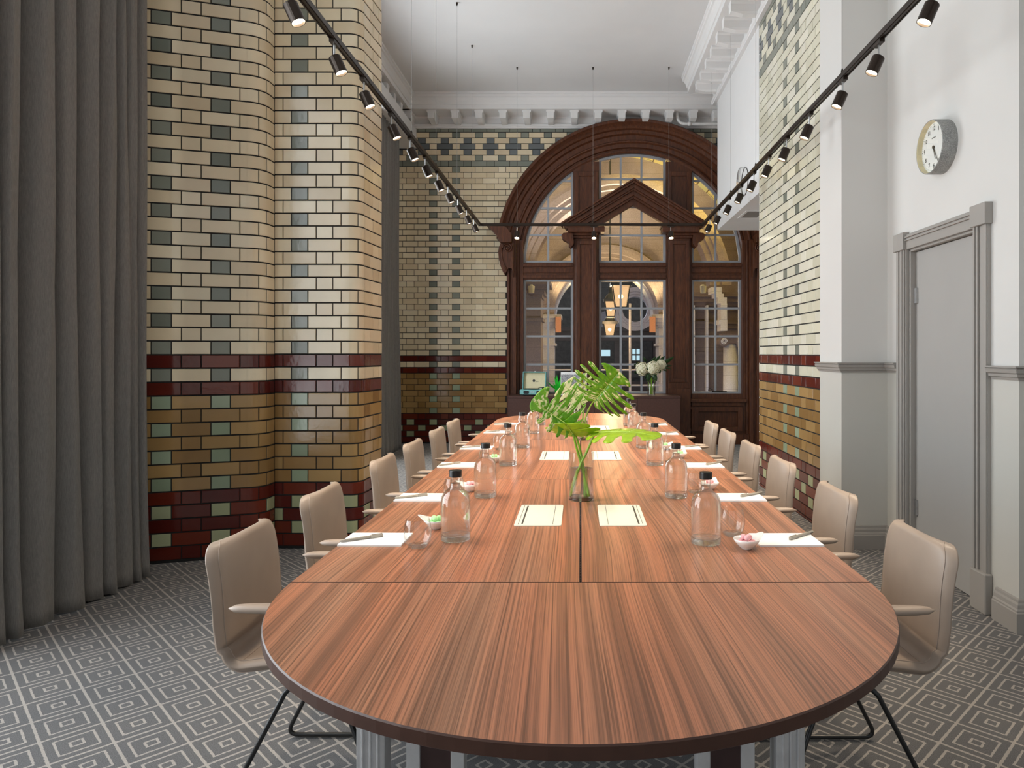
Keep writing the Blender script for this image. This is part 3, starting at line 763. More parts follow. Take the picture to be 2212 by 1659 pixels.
# arcade wall at Y=20 with round arch opening, faced in stone
YA=19.0; k=YA/F
acx=(1310-CX)*k; asz=H+(CY-680)*k; ari=113*k; aro=150*k
mb=MB()
N=28
for i in range(N):
    a0=pi-pi*i/N;a1=pi-pi*(i+1)/N
    x0,x1=acx+ari*cos(a0),acx+ari*cos(a1); z0,z1=asz+ari*sin(a0),asz+ari*sin(a1)
    mb.prism([(x0,z0),(x1,z1),(x1,7.2),(x0,7.2)],YA,YA+.8)
mb.box(-3.6,acx-ari,YA,YA+.8,asz,7.2); mb.box(acx+ari,5.4,YA,YA+.8,asz,7.2)
mb.box(-3.6,acx-ari-.36,YA+.02,YA+.8,GZ,asz); mb.box(acx+ari+.36,5.4,YA+.02,YA+.8,GZ,asz)
arc_o=struct(mb.build('wall_arcade',M['vault'] if False else M['stone']))
def ring(name,cx,cz,ri,ro,y0,y1,mat,a0=0,a1=180,parent=None,steps=((0,0),(0,.0),(.25,-.0),(.3,-.05),(.5,-.05),(.55,-.1),(.85,-.12),(1,-.12),(1,0))):
    mb=MB(); rings=[]
    n=48
    for i in range(n+1):
        th=R(a0+(a1-a0)*i/n); rings.append([mb.V((cx+(ri+(ro-ri)*t)*cos(th),(y0+dp) if q>0 else y1,cz+(ri+(ro-ri)*t)*sin(th))) for q,(t,dp) in enumerate(steps)])
    for a,b in zip(rings,rings[1:]):
        for j in range(len(steps)-1): mb.Fa((a[j],a[j+1],b[j+1],b[j]))
    return mb.build(name,mat,parent)
struct(ring('trim_7',acx,asz,ari,aro,YA-.02,YA+.8,M['stone']))
struct(ring('trim_8',acx,asz,ari+.02,ari+.3,YA+1.6,YA+2.4,M['stonelight']))
# far inner circular window ring seen in the arch
ocx,ocz=(1372-CX)*23/F,H+(CY-668)*23/F
struct(ring('trim_9',ocx,ocz,.42,.72,23.0,23.4,M['stonelight'],0,360))
# piers with capitals
def pier_out(name,x0,x1,y0,y1,ztop,mat):
    mb=MB(); mb.box(x0,x1,y0,y1,GZ,ztop-.35); mb.box(x0-.05,x1+.05,y0-.05,y1+.05,ztop-.85,ztop-.78)
    for i,(e,h0,h1) in enumerate(((.03,.35,.28),(.08,.28,.2),(.14,.2,.1),(.2,.1,0))): mb.box(x0-e,x1+e,y0-e,y1+e,ztop-h0,ztop-h1)
    return struct(mb.build(name,mat))
pier_out('wall_arcade_pier_left',acx-ari-.36,acx-ari,YA-.02,YA+.8,asz,M['stonelight'])
pier_out('wall_arcade_pier_right',acx+ari,acx+ari+.36,YA-.02,YA+.8,asz,M['stonelight'])
# nearer pier at left and stone wall on right with entablature
pier_out('wall_portico_pier_left',(1128-CX)*14.5/F,(1168-CX)*14.5/F,14.5,15.4,2.9,M['stonedark'])
mb=MB()
xw=(1502-CX)*16/F
mb.box(xw,xw+3,16,16.6,GZ,2.75)
for i,(e,z0,z1) in enumerate(((.05,1.95,2.05),(.10,2.05,2.12),(.06,2.35,2.45),(.16,2.45,2.55),(.26,2.55,2.66),(.34,2.66,2.76),(.03,1.35,1.42))): mb.box(xw-e,xw+3,16-e,16.6,z0,z1)
struct(mb.build('wall_portico_right',M['stonedark']))
for k_,(pxa,pxb) in enumerate(((1495,1499.5),(1524,1528.5))):
    mb=MB(); mb.box((pxa-CX)*15.8/F,(pxb-CX)*15.8/F,15.7,15.9,GZ,H+(CY-660)*15.8/F)
    struct(mb.build('trim_%d'%(13+k_),M['stonelight']))
# ionic column
def column(cx,cy,ztop,r):
    root=empty('stone_column',(cx,cy,GZ),0,'pale granite column with scrolled capital seen through the right window','column')
    mb=MB(); mb.lathe([(r*1.15,0),(r*1.15,.15),(r*1.05,.2),(r,.3),(r*.9,ztop-GZ-.02)],n=28,cap0=True,cap1=True); mb.build('shaft',M['stonelight'],root,smooth=True)
    mb=MB(); z=ztop-GZ; mb.box(-r*1.25,r*1.25,-r*1.1,r*1.1,z+.13,z+.2)
    for s in (-1,1): mb.tube([(s*r*1.05,-r*1.15,z+.04),(s*r*1.05,r*1.15,z+.04)],.11,16)
    mb.box(-r,r,-r,r,z,z+.13); mb.build('capital',M['stonedark'],root)
    mb=MB()
    for s in (-1,1):
        mb.tube([(s*r*1.05+.07*(1-i/30*.8)*cos(i*.45),-r*1.16,z+.04+.07*(1-i/30*.8)*sin(i*.45)) for i in range(30)],.012,6)
    mb.build('volute',M['stonelight'],root)
cz=H+(CY-742)*15/F
column((1578-CX)*15/F,15,cz,.17)
# broken entablature blocks above column
mb=MB(); cx=(1558-CX)*15.2/F
for i,(dx,w,z0,z1) in enumerate(((0,.14,1.86,2.0),(-.02,.18,2.0,2.1),(0,.13,2.1,2.45),(-.04,.2,2.45,2.58),(-.10,.18,2.58,2.66),(-.16,.22,2.66,2.8))): mb.box(cx+dx-w/2,cx+dx+w/2,14.9,15.3,z0,z1)
tag(mb.build('carved_bracket',M['stonelight']),'pale carved stone bracket stepping up above the column outside the right window','bracket')
# far facade and street
mb=MB(); mb.box(-14,18,33,33.5,GZ,9); struct(mb.build('wall_street',M['far']))
mb=MB(); fz=H+(CY-735)*29/F
mb.box(-3,6,28.5,29,1.9,2.3); mb.box(-3,6,28.6,29,GZ,fz-1.7)
for x in (-1.9,-.3,1.4,3.0): mb.box(x,x+.28,28.6,29,GZ,1.9)
mb.box(-3.2,6.2,28.3,29,2.3,2.45)
struct(mb.build('wall_colonnade',M['stonedark']))
mb=MB(); mb.prism([(-1.2+ .9,2.46),(2.6,2.46),(1.15,3.2)],28.4,29); struct(mb.build('trim_10',M['stonelight']))
mb=MB(); p=at(1299,756,27.5); q=at(1318,769,27.5); mb.box(p[0],q[0],27.5,27.55,q[2],p[2]); tag(mb.build('blue_glow_panel',M['blueglow']),'pale blue glowing panel glimpsed through the middle window','sign')  # plain emissive blue rectangle in the street view
for a,b,c,d_ in ((1374,1382,750,768),):
    for ix in range(2):
        for iz in range(2):
            p=at(1366+ix*9,754+iz*14,28.2); mb=MB(); mb.box(p[0],p[0]+.13,28.2,28.22,p[2]-.2,p[2]); tag(mb.build('shop_window_light',M['blueglow']),'small lit window across the street beyond the middle window','window','lit street window squares')
p=at(1361,700,17); mb=MB(); mb.tube([(p[0],17,GZ),(p[0],17,2.6)],.03,8); tag(mb.build('street_pole',M['stonelight']),'thin pale vertical pole outside the middle window','pole')
mb=MB()
for z in (.95,.55): 
    mb.tube([(-1.2,18,z+.0),(3.2,18,z)],.025,6)
for x in (-1.2,-.1,1.0,2.1,3.2): mb.tube([(x,18,GZ),(x,18,.97)],.025,6)
tag(mb.build('metal_railing',M['stonelight']),'low pale metal railing outside beyond the middle window','railing')
# lanterns
def lantern(px,py0,py1,wpx,Y,label):
    cx,_,zt=at(px,py0,Y); zb=at(px,py1,Y)[2]; w=wpx*Y/F/2; h=zt-zb
    root=empty('hanging_lantern',(cx,Y,zb),0,label,'lantern','hanging lanterns in the portico')
    def fr(z,ww,zz,w2): pass
    mb=MB(); a=[mb.V(p) for p in [(-w*.66,-w*.66,0),(w*.66,-w*.66,0),(w*.66,w*.66,0),(-w*.66,w*.66,0)]]; b=[mb.V(p) for p in [(-w,-w,h),(w,-w,h),(w,w,h),(-w,w,h)]]
    mb.bridge([a,b]); mb.build('lantern_glass',M['lampglass'],root)
    mb=MB()
    for sx,sy in ((1,1),(1,-1),(-1,1),(-1,-1)): mb.tube([(sx*w*.66,sy*w*.66,0),(sx*w,sy*w,h)],.012,6)
    mb.box(-w*.7,w*.7,-w*.7,w*.7,-.04,0); mb.box(-w*1.25,w*1.25,-w*1.25,w*1.25,h,h+.06)
    mb.lathe([(w*1.1,h+.06),(w*.8,h+.14),(w*.35,h+.2),(w*.3,h+.3),(.03,h+.36)],n=12,cap1=True)
    mb.tube([(0,0,h+.3),(0,0,6.2-zb)],.012,6)
    mb.build('lantern_frame',M['black'],root)
    mb=MB(); mb.sphere((0,0,h*.5),w*.28); mb.build('bulb',M['flame'],root,smooth=True)
    l=bpy.data.lights.new('lantern_light','POINT'); l.energy=30; l.color=(1,.66,.33); l.shadow_soft_size=.08
    lo=bpy.data.objects.new('lantern_light',l); COL.objects.link(lo); lo.parent=root; lo.location=(0,0,-.15)
lantern(1341,618,663,37,14.0,'largest amber lantern hanging highest outside the middle window')
lantern(1319,652,683,25,16.5,'middle amber lantern hanging left of and below the largest one')
lantern(1317,700,724,26,17.4,'lowest amber lantern outside the middle window')
# orange banner sheets
for pxa,pxb,c in ((1200,1212,'left'),(1403,1416,'middle')):
    mb=MB(); p=at(pxa,684,YA-.3); q=at(pxb,718,YA-.3); mb.box(p[0],q[0],YA-.3,YA-.28,q[2],p[2])
    tag(mb.build('hanging_banner',simple('banner_'+c,srgb(214,150,112),.7)),'plain orange sheet hanging beside the arcade pier seen in the %s window'%c,'banner')
# cctv / white floodlights outside
for px,py in ((1148,625),(1519,625)):
    p=at(px,py,12.6); mb=MB(); mb.lathe([(.0,-.07),(.05,-.07),(.06,.06),(.0,.07)],(p[0],p[1],p[2]),16); mb.box(p[0]-.02,p[0]+.02,p[1],p[1]+.2,p[2]+.05,p[2]+.09)
    tag(mb.build('flood_lamp',M['white'],smooth=False),'small white lamp fixed outside high in the lower %s window'%('left' if px<1300 else 'right'),'lamp')
# nearer arch rib
rib=struct(ring('trim_11',VX-.05,2.9,2.0,2.45,15.5,16.0,M['stone'],0,180))

# ------------------------------------------------------------------ curtains
def curtain(name,pts_y,x,amp,ztop,label,lean=0):
    # folds along y with irregular spacing
    ys=[];xs=[]
    for i in range(len(pts_y)-1):
        a,b=pts_y[i],pts_y[i+1]
        for j in range(14):
            t=j/14; ys.append(a+(b-a)*(t+.10*sin(2*pi*t))); xs.append(x(a)+(x(b)-x(a))*t+amp[i%len(amp)]*(abs(cos(pi*t))**1.0-1)*-1*-1)
    ys.append(pts_y[-1]); xs.append(x(pts_y[-1]))
    mb=MB(); mb.smooth=True; rows=[]
    NZ=26
    for k in range(NZ+1):
        z=.012+(ztop-.012)*(k/NZ)**1.3; row=[]
        for i,(yy,xx) in enumerate(zip(ys,xs)):
            w=.012*sin(i*.7+z*1.3)*(1-k/NZ)+ .006*sin(i*1.9-z*2.1)
            fl=.02*(1-k/NZ)**4
            row.append(mb.V((xx+w+fl,yy+.015*sin(z*.9+i*.13),z)))
        rows.append(row)
    mb.bridge(rows,False)
    o=mb.build(name,M['curtain'],recalc=False); m=o.modifiers.new('thick','SOLIDIFY'); m.thickness=.004; m.offset=0
    return tag(o,label,'curtain')
Ys=[3.15,3.24,3.33,3.52,3.69,3.86,3.97,4.07,4.16,4.25]
curtain('curtain',Ys,lambda y:-2.655-.06*(4.25-y)/1.0,[.12,.16,.19,.14,.18,.14,.13,.11,.10],ZC-.05,'tall grey linen curtain hanging in folds at the left edge before the tiled wall')
Ys=[8.8+.105*i for i in range(12)]
curtain('curtain',Ys,lambda y:-2.58-.02*(y-9),[.10,.12,.09],4.50,'narrow grey curtain in the far left corner behind the rounded pier')
mb=MB(); mb.box(XL+.05,-2.50,5.35,YB-.02,4.50,4.79); struct(mb.build('trim_12',M['white']))

# ------------------------------------------------------------------ tables
TZ=.742
D1,D2,D3,D4=1.913,3.49,5.09,6.62
def half_round(name,yc,r,ry,sgn,label):
    root=empty(name,(0,yc,0),0,label,'table','conference table modules')
    mb=MB(); n=48
    def outline(e=0): return [((r-e)*cos(pi*i/n),sgn*max(0,(ry-e)*sin(pi*i/n))) for i in range(n+1)]
    o=outline(); oi=outline(.0025)
    a=[mb.V((x,y,TZ)) for x,y in oi]; b=[mb.V((x,y,TZ-.003)) for x,y in o]; c=[mb.V((x,y,TZ-.026)) for x,y in o]; d=[mb.V((x,y,TZ-.028)) for x,y in oi]
    mb.cur=0; mb.Fa(a); mb.cur=1; mb.bridge([a,b,c,d]); mb.Fa(d)
    mb.build('tabletop',[M['table'],M['edge']],root)
    legs(root,[(s*.503,sgn*.22) for s in (-1,1)],[(s*.35,sgn*.22) for s in (-1,1)])
    return root
def legs(root,posts,panels):
    for x,y in posts:
        s=1 if x>0 else -1
        mb=MB(); mb.box(x-.034,x+.034,y-.03,y+.03,.02,TZ-.037)
        mb2=mb; 
        for k in (-.018,0,.018): mb.box(x+k-.003,x+k+.003,y-.036,y-.03,.02,TZ-.037)
        mb.lathe([(.035,0),(.035,.015),(.02,.02)],(x,y,0),16,cap0=True); mb.build('leg',M['alu'],root,bevel=.002)
    for x,y in panels:
        mb=MB(); mb.box(x-.037,x+.037,y-.012,y+.012,.03,TZ-.037); mb.build('leg_panel',M['tablepanel'],root)
        mb=MB()
        for e in (-1,1): mb.box(x+e*.037,x+e*.070,y-.02,y+.02,.0,TZ-.037)
        mb.build('leg_frame',M['alu'],root,bevel=.002)
half_round('half_round_table',D1-.001,.80,.795,-1,'half-round walnut end table nearest the camera')
half_round('half_round_table',D4+.001,.80,.72,1,'half-round walnut end table at the far end by the dark sideboard')
names=['nearest','middle','farthest']
for i,(a,b) in enumerate(((D1,D2),(D2,D3),(D3,D4))):
    for s in (-1,1):
        root=empty('rectangular_table',(s*.4,(a+b)/2,0),0,'rectangular walnut table module, %s of the three on the %s of the centre seam'%(names[i],'left' if s<0 else 'right'),'table','conference table modules')
        L=(b-a)/2-.0015; mb=MB(); x0,x1=(-.4,.3985) if s<0 else (-.3985,.4)
        e=.0025; mb.cur=0
        t=[mb.V(p) for p in [(x0+e,-L+e,TZ),(x1-e,-L+e,TZ),(x1-e,L-e,TZ),(x0+e,L-e,TZ)]]; mb.Fa(t)
        mb.cur=1
        o=[mb.V(p) for p in [(x0,-L,TZ-.003),(x1,-L,TZ-.003),(x1,L,TZ-.003),(x0,L,TZ-.003)]]; o2=[mb.V(p) for p in [(x0,-L,TZ-.037),(x1,-L,TZ-.037),(x1,L,TZ-.037),(x0,L,TZ-.037)]]
        mb.bridge([t,o,o2]); mb.Fa(o2[::-1]); mb.build('tabletop',[M['table'],M['edge']],root)
        legs(root,[(s*.10,-L+.5),(s*.10,L-.2)],[(-s*.06,-L+.5),(-s*.06,L-.2)])
        # cable port
        pr=empty('cable_port',(0,0,0)); bpy.data.objects.remove(pr)
        mb=MB(); cx=-s*.4+s*.157; yy=[2.705,4.285,5.88][i]-(a+b)/2
        mb.rbox(cx-.087,cx+.087,yy-.172,yy+.172,TZ-.001,TZ+.004,.012)
        po=mb.build('cable_port',M['cream_plastic'],root); 
        mb=MB(); ex=cx+s*.058; mb.box(ex-.003,ex+.003,yy-.15,yy+.15,TZ+.004,TZ+.0046)
        for q in (cx-s*.055,): mb.box(q-.0007,q+.0007,yy-.16,yy+.16,TZ+.004,TZ+.0045)
        q=cx+s*.072; mb.box(q-.0007,q+.0007,yy-.16,yy+.16,TZ+.004,TZ+.0045)
        mb.build('port_slot',M['line'],po)

# ------------------------------------------------------------------ chairs
def chair_proto():
    # built facing +x (towards table), back at x=0 local, centre y=0
    root=empty('conference_chair',(0,0,0))
    # profile points (x,z) of shell centre line, param s: from top of back to seat front
    prof=[]
    top=.815; zs=.445
    for i in range(33):
        t=(i/32)**1.6; z=top-(top-zs-.05)*t; x=.012*(1-t)-.018*(1-t)**3*1.2+.0*t; prof.append((x,z,1-t))
    for i in range(1,8):
        a=pi+ (pi/2)*i/7; prof.append((.012+.05+.05*cos(a)-.0,zs+.05+.05*sin(a),0))
    for i in range(1,12):
        t=i/11; prof.append((.062+.36*t,zs+.012*sin(pi*t)+.01*t-(.03*max(0,t-.8)*5)**2,-t))
    W=.215; NX=20
    mb=MB(); mb.smooth=True; front=[];back=[]
    T=.016
    P=[Vector((x,z)) for x,z,_ in prof]
    for i,(x,z,q) in enumerate(prof):
        d=(P[min(i+1,len(P)-1)]-P[max(i-1,0)]).normalized(); n=Vector((-d.y,d.x))  # points towards sitter side
        if n.x<0 and q>0: n=-n
        if q<=0 and n.y<0: n=-n
        fr=[];bk=[]
        for j in range(NX+1):
            v=-1+2*j/NX
            wtop=1.0
            # rounded top corners and tapering width
            w=W*(1-.04*max(0,q))
            if q<-.8: w*= 1-((-q-.8)/.2)**2*.10
            dtop=max(0,q)*0+(1-q)*(top-zs-.05) if q>0 else 9; rc=.060
            if dtop<rc: w=w-rc+sqrt(max(0,rc*rc-(rc-dtop)**2))
            zz=z-(.010*abs(v)**2*max(0,q))
            roll=-.030*max(0,q)**1.3*abs(v)**3-.012*abs(v)**3*(1 if q>0 else 0)*min(1,q*4)
            up=.010*abs(v)**3*(1 if q<=0 else max(0,1-q*4))
            bx=x+roll; bz=zz+(up*(1 if q<=0 else 0))
            edge=max(0,(abs(v)-.86)/.14); th=T*sqrt(max(0,1-edge**2))+.002
            if q>.955: th*=sqrt(max(.02,1-((q-.955)/.045)**2))
            if q<-.93: th*=sqrt(max(.02,1-((-q-.93)/.07)**2))
            fr.append(mb.V((bx+n.x*th,v*w,bz+n.y*th))); bk.append(mb.V((bx-n.x*th,v*w,bz-n.y*th)))
        front.append(fr); back.append(bk)
    mb.bridge(front,False); mb.bridge([b[::-1] for b in back],False)
    for i in range(len(front)-1):
        for j,o in ((0,0),(NX,1)):
            a,b,c,d=front[i][j],front[i+1][j],back[i+1][j],back[i][j]; mb.Fa((a,b,c,d) if o==0 else (d,c,b,a))
    for i in (0,len(front)-1): 
        for j in range(NX): mb.Fa((front[i][j],front[i][j+1],back[i][j+1],back[i][j]))
    mb.build('seat_shell',M['leather'],root)
    # seams: stitched piping along both edges
    mb=MB(); mb.smooth=True
    for jj in (1,NX-1):
        for rows,off in ((front,.0),):
            pts=[Vector(mb_v) for mb_v in []]
    verts=None
    src=root.children[0] if root.children else kids(root)[0]
    vv=src.data.vertices
    for jj in (1,NX-1):
        pts=[vv[front[i][jj]].co.copy() for i in range(1,len(front)-1)]
        mb.tube(pts,.0016,5)
        pts=[vv[back[i][jj]].co.copy() for i in range(1,len(front)-1)]
        mb.tube(pts,.0016,5)
    pts=[vv[front[39][j]].co.copy()+Vector((0,0,.0003)) for j in range(1,NX)]; mb.tube(pts,.0013,5)
    mb.build('stitched_seam',M['stitch'],root)
    # arms
    for s in (-1,1):
        mb=MB(); mb.smooth=True; y=s*.262; rings=[]
        for i in range(17):
            t=i/16; x=.055+.30*t; w=.024*sqrt(max(0.0,1-abs(2*t-1)**5))*(.72+.38*min(1,t*2))+.001; h=.012*sqrt(max(0,1-abs(2*t-1)**6))+.001
            rings.append([mb.V((x,y+w*cos(2*pi*k/12),.648+h*sin(2*pi*k/12))) for k in range(12)])
        mb.bridge(rings); mb.Fa(rings[0]); mb.Fa(rings[-1])
        am=mb.build('armrest',M['leather'],root)
        mb=MB(); mb.tube([(.20,y,.64),(.21,y,.56),(.235,y*.97,.47),(.25,y*.85,.435),(.25,y*.5,.428)],.007,8); mb.build('arm_support',M['black'],root,smooth=True)
        # sled leg: rear slanted, floor runner, front slanted
        y2=s*.245; pts=[(.24,s*.14,.424),(.225,s*.20,.418),(.21,s*.225,.40)]
        rear=Vector((.20,s*.228,.39)); foot=Vector((.005,y2,.012)); ffoot=Vector((.50,y2,.012)); fup=Vector((.36,s*.228,.40))
        def rnd(a,b,c,r=.045):
            u=(a-b).normalized(); w=(c-b).normalized(); return [tuple(b+u*r*(1-t)**2+w*r*t**2) for t in (0,.15,.3,.45,.55,.7,.85,1)]
        pts+=[tuple(rear)]+rnd(rear,foot,ffoot)+rnd(foot,ffoot,fup)+[tuple(fup),(.34,s*.20,.418),(.33,s*.14,.424)]
        mb=MB(); mb.tube(pts,.0075,8); mb.build('leg',M['black'],root,smooth=True)
    mb=MB(); mb.box(.20,.38,-.15,.15,.418,.43); mb.build('seat_bracket',M['black'],root)
    return root
cp=chair_proto()
ordn=['nearest the camera','second from the camera','third from the camera','fourth from the camera','fifth from the camera','farthest from the camera']
LC=[2.235,2.92,3.82,4.50,5.25,5.92]; RC=[2.22,2.95,3.74,4.43,5.12,5.75]
first=True
for side,cs in ((-1,LC),(1,RC)):
    for i,y in enumerate(cs):
        o=cp if first else copy_tree(cp); first=False
        o.location=(side*1.055,y,0); o.rotation_euler=(0,0,0 if side<0 else pi)
        tag(o,'taupe leather chair, %s on the %s side of the table'%(ordn[i],'left' if side<0 else 'right'),'chair','chairs along the table')

# ------------------------------------------------------------------ bottles, glasses, pads, bowls
def bottle_proto():
    root=empty('water_bottle',(0,0,0))
    r=.050
    prof=[(.047,.004),(.050,.010),(.050,.115),(.0495,.135),(.047,.148),(.041,.160),(.030,.170),(.021,.177),(.0175,.184),(.0170,.190),(.0170,.212),(.019,.214),(.019,.218)]
    mb=MB(); mb.smooth=True; mb.lathe(prof,n=40); mb.lathe([(rr-.0018,zz) for rr,zz in prof[2:]],n=40); mb.build('bottle_glass',M['glass'],root,recalc=False)
    mb=MB(); mb.smooth=True; mb.lathe([(0.0001,0.002),(.038,0),(.047,.001),(.0495,.006),(.0495,.020),(.046,.022),(.030,.017),(.0001,.015)],n=40); mb.build('thick_base',M['thick'],root)
    mb=MB(); mb.smooth=True; mb.lathe([(.0470,.024),(.0474,.115),(.0465,.135),(.044,.146),(.038,.158),(.027,.168),(.018,.177),(.0150,.184),(.0148,.192),(.0001,.192)],n=32); mb.build('water',M['water'],root)
    mb=MB(); mb.lathe([(.0,.214),(.0205,.214),(.0212,.216),(.0212,.234),(.020,.2365),(.0,.2365)],n=32); mb.build('stopper',M['blackplastic'],root,smooth=False)
    mb=MB(); mb.lathe([(.0,.190),(.0145,.190),(.0150,.214),(.0,.214)],n=20); mb.build('stopper_plug',M['glass'],root)
    return root
def tumbler_proto():
    root=empty('glass_tumbler',(0,0,0))
    pr=[(.024,.0),(.031,.004),(.040,.02),(.0445,.04),(.045,.055),(.042,.075),(.038,.092)]
    mb=MB(); mb.smooth=True; mb.lathe(pr,n=36); mb.lathe([(a-.0015,b+.0 if k else b+.008) for k,(a,b) in enumerate(pr)][::-1],n=36)
    mb.lathe([(.0385,.092),(.0375,.0935),(.0365,.092)],n=36); mb.build('glass_bowl',M['glass'],root,recalc=False)
    mb=MB(); mb.smooth=True; mb.lathe([(.0001,.001),(.024,.0),(.030,.004),(.032,.009),(.0001,.007)],n=36); mb.build('thick_base',M['thick'],root)
    return root
def pad_proto():
    root=empty('notepad',(0,0,0))
    mb=MB(); mb.box(-.105,.105,-.076,.076,0,.006); mb.build('paper_block',M['paper'],root,bevel=.0005,bseg=1)
    mb=MB(); mb.box(-.1045,.1045,-.0765,.0765,-.0,.0012); mb.build('card_backing',M['cream_plastic'],root)
    return root
def pen_proto():
    root=empty('ballpoint_pen',(0,0,0))
    mb=MB(); mb.tube([(-.072,0,.0055),(-.066,0,.0055),(.01,0,.0055),(.030,0,.0055)],[.0015,.0045,.0050,.0050],10); mb.build('barrel',M['pen'],root,smooth=True)
    mb=MB(); mb.rbox(.030,.072,-.0052,.0052,.0003,.0108,.002); mb.box(.034,.070,-.002,.002,.0108,.0128); mb.build('cap',M['pen'],root)
    return root
def bowl_proto():
    root=empty('sweet_bowl',(0,0,0))
    mb=MB(); mb.smooth=True; n=40
    def ringp(r,z,lip):
        out=[]
        for i in range(n):
            a=2*pi*i/n; k=max(0,cos(a))**10*lip
            out.append(mb.V(((r+k*.03)*cos(a),r*sin(a),z+k*.012)))
        return out
    rr=[ringp(.0145,0,0),ringp(.016,.002,0),ringp(.028,.012,0),ringp(.038,.024,.3),ringp(.043,.034,1),ringp(.0415,.0345,1),ringp(.036,.025,.3),ringp(.025,.013,0),ringp(.010,.008,0)]
    mb.bridge(rr); mb.Fa(rr[0][::-1]); mb.Fa(rr[-1]); mb.build('dish',M['ceramic'],root); return root
def place(proto,lst,fmt,cat,group,used):
    pass
bp=bottle_proto(); tp=tumbler_proto(); pp_=pad_proto(); pn=pen_proto(); bw=bowl_proto()
used=set()
def put(proto,x,y,z,rz,label,cat,group):
    o=proto if proto.name not in used else copy_tree(proto)
    used.add(proto.name); o.location=(x,y,z); o.rotation_euler=(0,0,rz); tag(o,label,cat,group); return o
ordb=['nearest','second','third','fourth','fifth','farthest']
LB=[(-.423,2.35),(-.419,3.06),(-.41,3.92),(-.39,4.66),(-.375,5.5),(-.36,6.15)]
RB=[(.417,2.31),(.42,3.05),(.42,3.93),(.42,4.64),(.42,5.5),(.425,6.1)]
for s,lst in (('left',LB),('right',RB)):
    for i,(x,y) in enumerate(lst): put(bp,x,y,TZ,0,'clear water bottle, %s in the row on the %s side of the table'%(ordb[i],s),'bottle','water bottles on the table')
LG=[(-.53,2.26),(-.546,3.0),(-.52,3.86),(-.53,4.56),(-.535,5.38),(-.5,6.05)]
RG=[(.525,2.41),(.52,3.15),(.52,4.02),(.553,4.78),(.52,5.55),(.51,6.1)]
for s,lst in (('left',LG),('right',RG)):
    for i,(x,y) in enumerate(lst): put(tp,x,y,TZ,0,'stemless clear glass tumbler, %s on the %s side of the table'%(ordb[i],s),'glass','tumblers on the table')
LP=[2.345,3.03,3.915,4.63,5.55,6.2]; RP_=[2.34,3.03,3.90,4.63,5.45,6.16]
for s,sg,lst in (('left',-1,LP),('right',1,RP_)):
    for i,y in enumerate(lst):
        x=sg*.690 if i<4 else sg*.66
        put(pp_,x,y,TZ,R(random.uniform(-1,1)),'white notepad, %s on the %s side of the table'%(ordb[i],s),'notepad','notepads on the table')
        if sg<0: put(pn,x-.045,y-.015,TZ+.006,R(38+random.uniform(-8,8)),'slim grey pen lying on the notepad, %s on the left side'%ordb[i],'pen','pens on the notepads')
        else: put(pn,x+.065,y+.03,TZ+.006,R(180+40+random.uniform(-6,6)),'slim grey pen lying on the notepad, %s on the right side'%ordb[i],'pen','pens on the notepads')
sp=MB(); sp.sphere((0,0,0),.0105,14,9,(1,1,.88)); spm=sp.build('sugared_sweet',M['pink'],smooth=True)
sp=MB(); sp.sphere((0,0,0),.0105,14,9,(1,1,.88)); spg=sp.build('sugared_sweet',M['mint'],smooth=True)
bowls=[(.536,2.24,'pink',30,'beside the nearest right tumbler'),(.60,3.22,'pink',60,'behind the nearest right bottle'),(.60,4.18,'mint',60,'behind the second right bottle'),(.555,4.56,'mint',40,'beside the third right bottle'),
       (-.520,2.50,'mint',165,'behind the nearest left tumbler'),(-.505,3.18,'pink',165,'beside the second left bottle'),(-.50,4.03,'mint',165,'beside the third left bottle')]
us=set()
for x,y,c,rz,w in bowls:
    put(bw,x,y,TZ,R(rz),'small white lipped bowl of %s sweets %s'%('pink' if c=='pink' else 'green',w),'bowl','sweet bowls on the table')
    base=spm if c=='pink' else spg
    spots=[(0,0,.0175)]+[(.019*cos(i*pi/3),.019*sin(i*pi/3),.0225) for i in range(6)]+[(.010*cos(i*2*pi/3+.5),.010*sin(i*2*pi/3+.5),.0375) for i in range(3)]
    for q,(a,b,zz) in enumerate(spots):
        o=base if base.name not in us else base.copy()
        if base.name in us: COL.objects.link(o)
        us.add(base.name); o.location=(x+a,y+b,TZ+zz); o.rotation_euler=(random.random()*.5,random.random()*.5,0)
        tag(o,'round %s sugared sweet in the white bowl %s'%('pink' if c=='pink' else 'green',w),'sweet','sweets in the bowl %s'%w)

# ------------------------------------------------------------------ vases and leaves
def vase(name,x,y,z,r,h,wl,label):
    root=empty(name,(x,y,z),0,label,'vase')
    mb=MB(); mb.smooth=True; mb.lathe([(r,.014),(r,h)],n=40); mb.lathe([(r-.003,h),(r-.003,.014)],n=40); mb.lathe([(r,h),(r-.0015,h+.0015),(r-.003,h)],n=40); mb.build('vase_glass',M['glass'],root,recalc=False)
    mb=MB(); mb.smooth=True; mb.lathe([(.0001,0),(r-.002,0),(r,.002),(r,.014),(.0001,.014)],n=40); mb.build('thick_base',M['thick'],root)
    mb=MB(); mb.smooth=True; mb.lathe([(r-.0035,.015),(r-.0035,wl),(.0001,wl)],n=40); mb.build('water',M['water'],root)
    return root
vase('cylinder_vase',.003,3.0,TZ,.054,.205,.135,'clear cylinder vase of water standing on the nearer middle of the table')
vase('cylinder_vase',.003,5.08,TZ,.054,.225,.14,'clear cylinder vase behind, further down the middle of the table')
